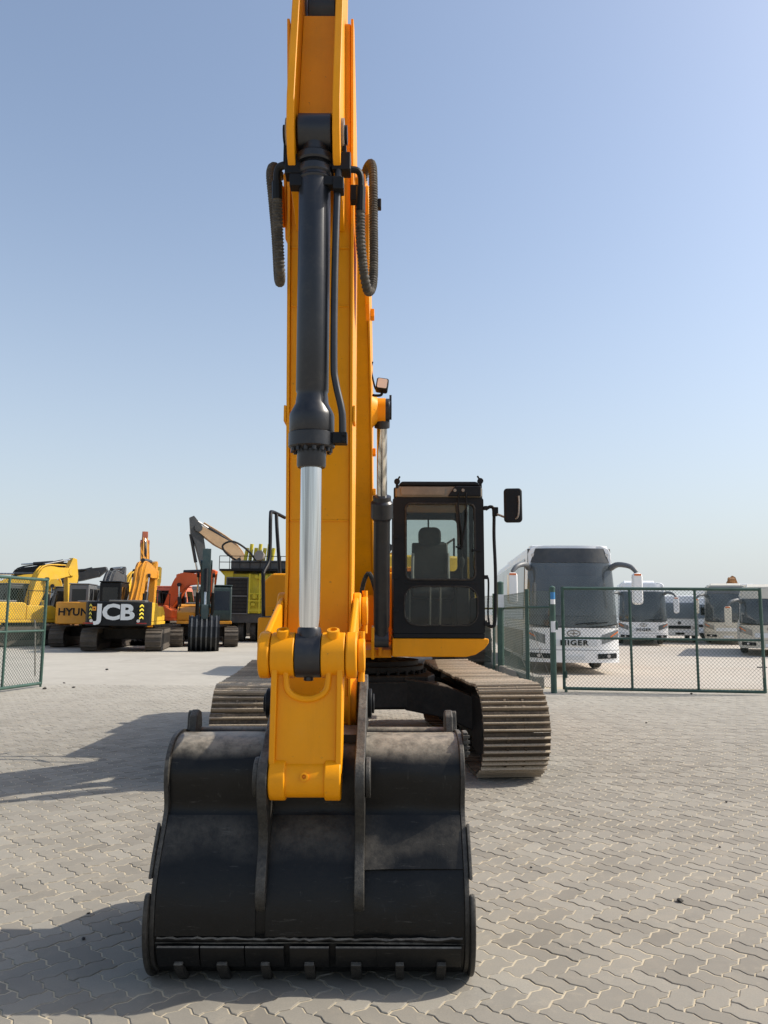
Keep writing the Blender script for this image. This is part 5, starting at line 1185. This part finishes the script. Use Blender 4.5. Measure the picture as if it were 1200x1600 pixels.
for k in range(7):
    b = MB(); x = -0.6 + k * 0.22; b.cyl((x, 0.3 + 0.1 * (k % 3), 3.95), (x + 0.1, 0.3, 4.6 + 0.2 * (k % 2)), 0.09, n=10); b.build('hydraulic_fitting', 'yellow_green', rg)

# ---- low building far behind the yard
b = MB(); b.box(-9, 9, 0, 8, 0, 4.2); bldg = b.build('wall', 'wall_far', None, smooth=0)
wt = thing('warehouse', (*place(235, 95)[:2], 0), 'low pale flat-roofed warehouse far behind the orange-red excavator', 'building'); bldg.parent = wt
b = MB(); b.box(-9.4, 9.4, -0.4, 8.4, 4.201, 4.6); b.build('roof', 'grey', wt, bevel=0.05)
for k in range(4):
    b = MB(); b.box(-7 + k * 4, -5.2 + k * 4, -0.06, -0.002, 2.2, 3.4); b.build('window', 'sideglass', wt, smooth=0)

# ================================================================== BUSES AND TRUCKS IN THE LOT
def road_wheel(t, x, y, r=0.5, w=0.28, name='wheel'):
    b = MB(); b.lathe((x, y - w / 2, r), (0, 1, 0), [(r * 0.6, 0), (r * 0.92, 0.0), (r, 0.05), (r, w - 0.05), (r * 0.92, w), (r * 0.6, w)], 28); wh = b.build(name, 'tyre', t)
    for s_ in (-1, 1):
        b = MB(); b.lathe((x, y + s_ * (w / 2 - 0.02), r), (0, s_, 0), [(r * 0.62, -0.02), (r * 0.58, 0.02), (r * 0.3, 0.0), (r * 0.25, 0.05), (0.03, 0.06)], 20); b.build('rim', 'grey', wh)
def loft_front(xs, w_top, w_bot, side_z, t): pass
def bus(loc, head, label, L=11.5, Wd=2.48, Hb=3.45, body='white', side='tan', word=None, brow='darkgrey', name='bus', detail=True, group=None):
    """front at local x=0, bus runs to -x; z up; y to its left"""
    t = thing(name, loc, label, 'bus', group, head)
    h = Wd / 2
    def ring(x, ins, z0, z1, rt=0.22, ztop=None):
        a = h - ins; return [(x, p[0], p[1]) for p in [(-a, z0), (-a, z0 + 0.9), (-a + 0.03, 1.3 + 0 * z0), (-a + 0.10, z1 - rt), (-a + 0.16, z1 - rt * 0.4), (-a + 0.36, z1), (a - 0.36, z1), (a - 0.16, z1 - rt * 0.4), (a - 0.10, z1 - rt), (a - 0.03, 1.3), (a, z0 + 0.9), (a, z0)]]
    b = MB()
    b.rings([ring(-L, 0.02, 0.32, Hb - 0.03), ring(-0.75, 0.0, 0.30, Hb), ring(-0.42, 0.03, 0.30, Hb - 0.02)])
    bo_ = b.build('body', body, t, bevel=0.02)
    # front cap in bands: bumper, nose, windscreen, brow; each follows the same bowed plan
    def bow(z, y):
        """x of the front surface: bowed in plan, raked with height"""
        rake = 0.0 if z < 1.25 else 0.30 * ((z - 1.25) / (Hb - 1.25)) ** 1.6
        return -0.02 - rake - 0.34 * (abs(y) / h) ** 3.2
    def band(z0, z1, y0, y1, nm, mat, off=0.0, nz=8, ny=18, par=None, th=0.05, zt=None):
        m = MB(); vs = []; fs = []
        for i in range(nz + 1):
            for j in range(ny + 1):
                v = j / ny; y = y0 + (y1 - y0) * v; z = z0 + (z1 - z0) * i / nz
                if zt: z = zt(y, i / nz, z)
                hh = (h - (0.0 if z < 1.3 else 0.10 * min(1, (z - 1.3) / (Hb - 0.22 - 1.3)))); yy = y * hh / h
                vs.append((bow(z, yy) + off, yy, z))
        n1 = (nz + 1) * (ny + 1)
        vs += [(v[0] - th, v[1], v[2]) for v in vs]
        for i in range(nz):
            for j in range(ny):
                a = i * (ny + 1) + j; q = (a, a + 1, a + ny + 2, a + ny + 1); fs.append(q); fs.append(tuple(n1 + k for k in q[::-1]))
        for j in range(ny):
            fs.append((j, n1 + j, n1 + j + 1, j + 1)); a = nz * (ny + 1) + j; fs.append((a, a + 1, n1 + a + 1, n1 + a))
        for i in range(nz):
            a = i * (ny + 1); fs.append((a, a + ny + 1, n1 + a + ny + 1, n1 + a)); a += ny; fs.append((a, n1 + a, n1 + a + ny + 1, a + ny + 1))
        m.add(vs, fs); return m.build(nm, mat, par or t, smooth=50)
    zl = 1.22
    def drop(y, f_, z): return z - 0.12 * (1 - (abs(y) / h) ** 2) * 0 + 0.14 * (abs(y) / h) ** 2 * f_ * 0
    band(0.30, 0.62, -h, h, 'bumper', body, 0.03)
    nose = band(0.63, zl, -h, h, 'nose_panel', body, 0.0)
    def scr(y, f_, z): return z + (1 - f_) * 0.10 * (abs(y) / h) ** 2
    band(zl + 0.005, Hb - 0.50, -h + 0.03, h - 0.03, 'windscreen', 'busglass', 0.004, 14, 22, zt=scr, th=0.02)
    band(zl - 0.02, zl + 0.33, -h + 0.03, h - 0.03, 'lower_screen_band', 'black', -0.03, 5, 22, zt=scr, th=0.03)
    band(Hb - 0.49, Hb - 0.10, -h + 0.02, h - 0.02, 'brow', brow, 0.01, 6, 22)
    band(Hb - 0.098, Hb - 0.02, -h + 0.10, h - 0.10, 'roof_edge', body, -0.05, 3, 22, th=0.3)
    band(Hb - 0.85, Hb - 0.58, -0.72, 0.72, 'destination_board', 'grey', -0.10, 2, 8, th=0.03)
    # interior: dash, two seats, partition
    b = MB(); b.box(-0.95, -0.50, -h + 0.15, h - 0.15, 1.0, 1.42); b.build('dashboard', 'interior', t, bevel=0.04)
    for y in (-0.75, -0.25, 0.35, 0.8):
        for x in (-2.0, -2.9, -3.8):
            b = MB(); b.box(x, x + 0.12, y - 0.2, y + 0.2, 1.1, 2.25); b.build('passenger_seat', 'seat', t, bevel=0.04)
    b = MB(); b.box(-0.60, -0.57, -0.03, 0.03, 1.3, Hb - 0.55); b.build('screen_pillar', 'grey', t)
    # lamps
    for sy in (-1, 1):
        band(0.78, 1.02, sy * h * 0.99, sy * h * 0.60, 'head_lamp', 'headlamp', 0.012, 4, 8, zt=lambda y, f_, z: z + 0.16 * (abs(y) / h - 0.6) / 0.4)
        band(0.80, 0.84, sy * h * 0.985, sy * h * 0.8, 'turn_lamp', 'amber', 0.02, 2, 6, zt=lambda y, f_, z: z + 0.3 * (abs(y) / h - 0.6) / 0.4)
        band(0.40, 0.53, sy * h * 0.93, sy * h * 0.50, 'fog_lamp_recess', 'black', 0.05, 3, 8, zt=lambda y, f_, z: z + 0.04 * (abs(y) / h - 0.5))
        b = MB(); xx = bow(0.47, h * 0.75); b.cyl((xx + 0.03, sy * h * 0.74, 0.475), (xx + 0.075, sy * h * 0.74, 0.475), 0.045, n=14); b.build('fog_lamp', 'lens', t)
        b = MB(); b.cyl((bow(Hb - 0.3, h * 0.82) - 0.02, sy * h * 0.80, Hb - 0.28), (bow(Hb - 0.3, h * 0.82) + 0.03, sy * h * 0.80, Hb - 0.28), 0.05, n=12); b.build('marker_lamp', 'lens', t)
        # hanging mirror on a curved arm
        y0 = sy * (h - 0.12)
        pts = [(-0.45, y0, Hb - 0.62), (-0.15, y0 + sy * 0.12, Hb - 0.55), (0.15, y0 + sy * 0.36, Hb - 0.62), (0.25, y0 + sy * 0.50, Hb - 0.78)]
        b = MB(); b.tube(smooth_path(pts, 5), 0.07, 10, [0.085 - 0.002 * k for k in range(16)]); ma = b.build('mirror_arm', 'grey', t)
        b = MB(); b.prism(rrect(y0 + sy * 0.50 - 0.13, y0 + sy * 0.50 + 0.13, Hb - 1.62, Hb - 0.80, 0.09), 'x', 0.16, 0.36); b.build('mirror_housing', body, ma, bevel=0.05, seg=3)
        b = MB(); b.box(0.34, 0.375, y0 + sy * 0.50 - 0.09, y0 + sy * 0.50 + 0.09, Hb - 0.87, Hb - 0.82); b.build('mirror_lamp', 'amber', ma, bevel=0.01)
        # wipers
        b = MB(); b.tube([(bow(1.28, 0.5) + 0.05, sy * 0.15 + 0.2, 1.30), (bow(1.45, 0.8) + 0.05, sy * 0.15 + 0.75, 1.36)], 0.015, 6); b.build('wiper', 'black', t)
        # side glazing and lower panels
        n = 6; x0 = -0.95; wl = (L - 1.3) / n
        for k in range(n):
            xa, xb = x0 - k * wl, x0 - (k + 1) * wl + 0.05
            ya, yb = sy * (h - 0.028), sy * (h - 0.088)
            b = MB(); b.add([(xa, ya, 1.42), (xb, ya, 1.42), (xb, yb, Hb - 0.34), (xa, yb, Hb - 0.34)], [(0, 1, 2, 3)])
            b.v = [(v[0], v[1] + sy * 0.012, v[2]) for v in b.v]; b.build('side_window', 'sideglass', t, smooth=0)
            b = MB(); b.box(xa, xb + 0.02, sy * (h + 0.004), sy * (h + 0.016), 0.42, 1.12); b.build('side_panel', side, t)
    b = MB(); b.box(bow(0.55, 0) + 0.032, bow(0.55, 0) + 0.045, -0.26, 0.26, 0.36, 0.48); b.build('number_plate', 'sticker_white', t)
    band(0.72, 0.90, -0.62, 0.62, 'grille_bar', 'sticker_white', 0.012, 2, 10)
    for z_ in (0.625, 1.213):
        band(z_ - 0.006, z_ + 0.006, -h, h, 'panel_gap', 'black', 0.004, 1, 20)
    # round emblem: ring with a bar
    b = MB(); pts = [(bow(1.08, 0) + 0.012, 0.17 * math.cos(R(a)), 1.06 + 0.085 * math.sin(R(a))) for a in range(0, 361, 20)]; b.tube(pts, 0.013, 6); em = b.build('emblem', 'steel', nose)
    b = MB(); b.bar((bow(1.08, 0) + 0.012, -0.1, 1.06), (bow(1.08, 0) + 0.012, 0.1, 1.06), 0.02); b.bar((bow(1.08, 0) + 0.012, 0, 1.0), (bow(1.08, 0) + 0.012, 0, 1.12), 0.02); b.build('emblem_bar', 'steel', nose)
    if word:
        mw = Matrix.Translation((bow(0.8, 0) + 0.026, 0.0, 0.81)) @ Matrix.Rotation(R(90), 4, 'Z') @ Matrix.Rotation(R(90), 4, 'X')
        text_mesh('lettering', word, 0.19, 'black', nose, mw, 0.006, 0.005, 1.2, 1.2)
    for x in (-2.6, -L + 3.0):
        for sy in (-1, 1): road_wheel(t, x, sy * (h - 0.20), 0.50, 0.28)
    b = MB(); b.prism([(-L + 1, Hb + 0.001), (-2.0, Hb + 0.001), (-2.4, Hb + 0.16), (-L + 1.3, Hb + 0.16)], 'y', -0.8, 0.8); b.build('roof_unit', body, t, bevel=0.04)
    b = MB(); b.box(-0.55, -0.52, -1.0, -0.75, 1.62, 1.78); b.build('paper_notice', 'sticker_white', t)
    b = MB(); b.box(-0.50, -0.47, -1.02, -0.9, 1.40, 1.5); b.build('paper_notice', 'sticker_white', t)
    return t
q = at(896, 960, 20.6); bus((q.x, q.y, 0), R(-94), 'large white coach with HIGER lettering parked behind the gate', word='HIGER')
q = at(1005, 960, 40.5); bus((q.x, q.y, 0), R(-104), 'second white coach parked beyond the lettered one', word='HIGER', L=10.5, Hb=3.3, brow='white')
q = at(1137, 960, 43); bus((q.x, q.y, 0), R(-112), 'cream coach near the right edge', body='cream', side='cream', L=10, Hb=3.3, brow='grey', Wd=2.4)
q = at(1205, 960, 30.5); bus((q.x, q.y, 0), R(-114), 'grey-white coach cut by the right edge', body='cream', side='cream', L=8, Hb=2.75, brow='cream', Wd=2.35)
def truck(loc, head, label, cabc='white', L=6.5, Hc=2.75, box='white', Hx=0):
    t = thing('truck', loc, label, 'truck', None, head)
    b = MB(); b.prism([(0.0, 0.55), (0.02, 1.25), (-0.25, 2.15), (-0.45, Hc), (-1.9, Hc), (-1.95, 0.55)], 'y', -1.05, 1.05); c = b.build('cab', cabc, t, bevel=0.09, seg=3)
    b = MB(); b.add([(0.025, -0.92, 1.38), (0.025, 0.92, 1.38), (-0.26, 0.86, 2.32), (-0.26, -0.86, 2.32)], [(0, 1, 2, 3)]); b.v = [(v[0] + 0.03, v[1], v[2]) for v in b.v]; b.build('windscreen', 'busglass', c, smooth=0)
    for sy in (-1, 1):
        b = MB(); b.add([(-0.55, sy * 1.056, 1.4), (-1.6, sy * 1.056, 1.4), (-1.6, sy * 1.056, 2.3), (-0.72, sy * 1.056, 2.3)], [(0, 1, 2, 3)]); b.build('side_window', 'sideglass', c, smooth=0)
        b = MB(); b.box(0.01, 0.05, sy * 0.85 - 0.16, sy * 0.85 + 0.16, 0.78, 0.96); b.build('head_lamp', 'lens', t, bevel=0.01)
        b = MB(); b.tube([(-0.1, sy * 1.0, 2.2), (0.05, sy * 1.25, 2.2), (0.05, sy * 1.28, 1.6)], 0.02, 6); b.box(0.02, 0.1, sy * 1.28 - 0.1, sy * 1.28 + 0.1, 1.6, 2.05); b.build('mirror', 'black', t)
        for x in (-0.85, -L + 1.3): road_wheel(t, x, sy * 0.88, 0.42, 0.26)
    b = MB(); b.box(0.022, 0.05, -0.62, 0.62, 0.80, 0.98); b.build('grille', 'black', t, bevel=0.01)
    b = MB(); b.cyl((0.02, 0, 1.14), (0.055, 0, 1.14), 0.1, n=16); b.build('emblem', 'darkgrey', t)
    b = MB(); b.box(-0.05, 0.09, -1.05, 1.05, 0.42, 0.66); b.build('bumper', cabc, t, bevel=0.03)
    b = MB(); b.box(-0.02, 0.096, -0.25, 0.25, 0.46, 0.58); b.build('number_plate', 'black', t)
    b = MB(); b.box(-L, -1.0, -0.45, 0.45, 0.55, 0.75); b.build('chassis', 'black', t)
    b = MB(); b.box(-L - 0.2, -2.1, -1.1, 1.1, 0.95, 1.2 if not Hx else Hx); b.build('load_bed', box, t, bevel=0.03)
    return t
q = at(1061, 960, 45.5); truck((q.x, q.y, 0), R(-106), 'small white truck with dark grille beside the second coach')
q = at(1083, 960, 62); truck((q.x, q.y, 0), R(-108), 'white box truck half hidden behind the small truck', Hx=3.0)
q = at(1104, 960, 52); truck((q.x, q.y, 0), R(-150), 'white truck standing crosswise left of the cream coach', Hx=2.6, box='grey')
q = at(1147, 960, 66); truck((q.x, q.y, 0), R(-95), 'tall white box truck behind the cream coach', Hx=4.1, Hc=3.2)
q = at(1192, 960, 70); truck((q.x, q.y, 0), R(-95), 'dark box truck behind the coach at the right edge', Hx=4.4, box='darkgrey', Hc=3.2)
# rusty piece of machinery showing over the roofs
q = at(1143, 914, 70); q.z = 4.655
mt_ = thing('rusty_winch', (q.x, q.y, q.z - 0.2), 'small rusty brown machine part standing on a roof at far right', 'machinery')
b = MB(); b.cyl((-0.25, 0, 0.35), (0.25, 0, 0.35), 0.26, n=14); b.build('drum', 'brown', mt_, bevel=0.02)
b = MB(); b.prism([(-0.5, 0), (0.55, 0), (0.35, 0.6), (0.1, 0.75), (-0.2, 0.5)], 'y', -0.1, 0.1); b.build('bracket', 'brown', mt_)
b = MB(); b.box(-1.1, 1.6, -0.8, 0.8, -0.35, -0.01); b.build('base', 'white', mt_, bevel=0.03)

# ---- small bits lying on the paving
rs = random.Random(11)
spots = [(1063, 1409, 0.018), (918, 1375, 0.008), (830, 1356, 0.007), (1135, 1254, 0.012), (1080, 1085, 0.03), (866, 1083, 0.02), (1125, 1324, 0.008), (246, 1517, 0.012), (130, 1468, 0.010), (138, 1428, 0.008), (115, 1075, 0.035), (100, 1068, 0.03), (70, 1077, 0.04), (167, 1047, 0.04), (1010, 1130, 0.015), (905, 1270, 0.008)]
for k, (x, y, r_) in enumerate(spots):
    p = gnd(x, y); bm2 = bmesh.new(); bmesh.ops.create_icosphere(bm2, subdivisions=1, radius=r_)
    for v in bm2.verts: v.co *= rs.uniform(0.7, 1.2); v.co.z *= 0.6; v.co.x *= 1.4
    me = bpy.data.meshes.new('stone_chip'); bm2.to_mesh(me); bm2.free(); me.materials.append(M['rubber'])
    o = bpy.data.objects.new('stone_chip', me); scene.collection.objects.link(o); o.location = (p.x, p.y, r_ * 0.5); o.rotation_euler = (0, 0, rs.uniform(0, 6))
    lab = 'largest dark stone chip lying on the sunlit paving at lower right' if k == 0 else 'tiny dark stone chip lying on the ground'
    tag(o, lab, 'stone', 'stone chips scattered on the ground' if k else None)
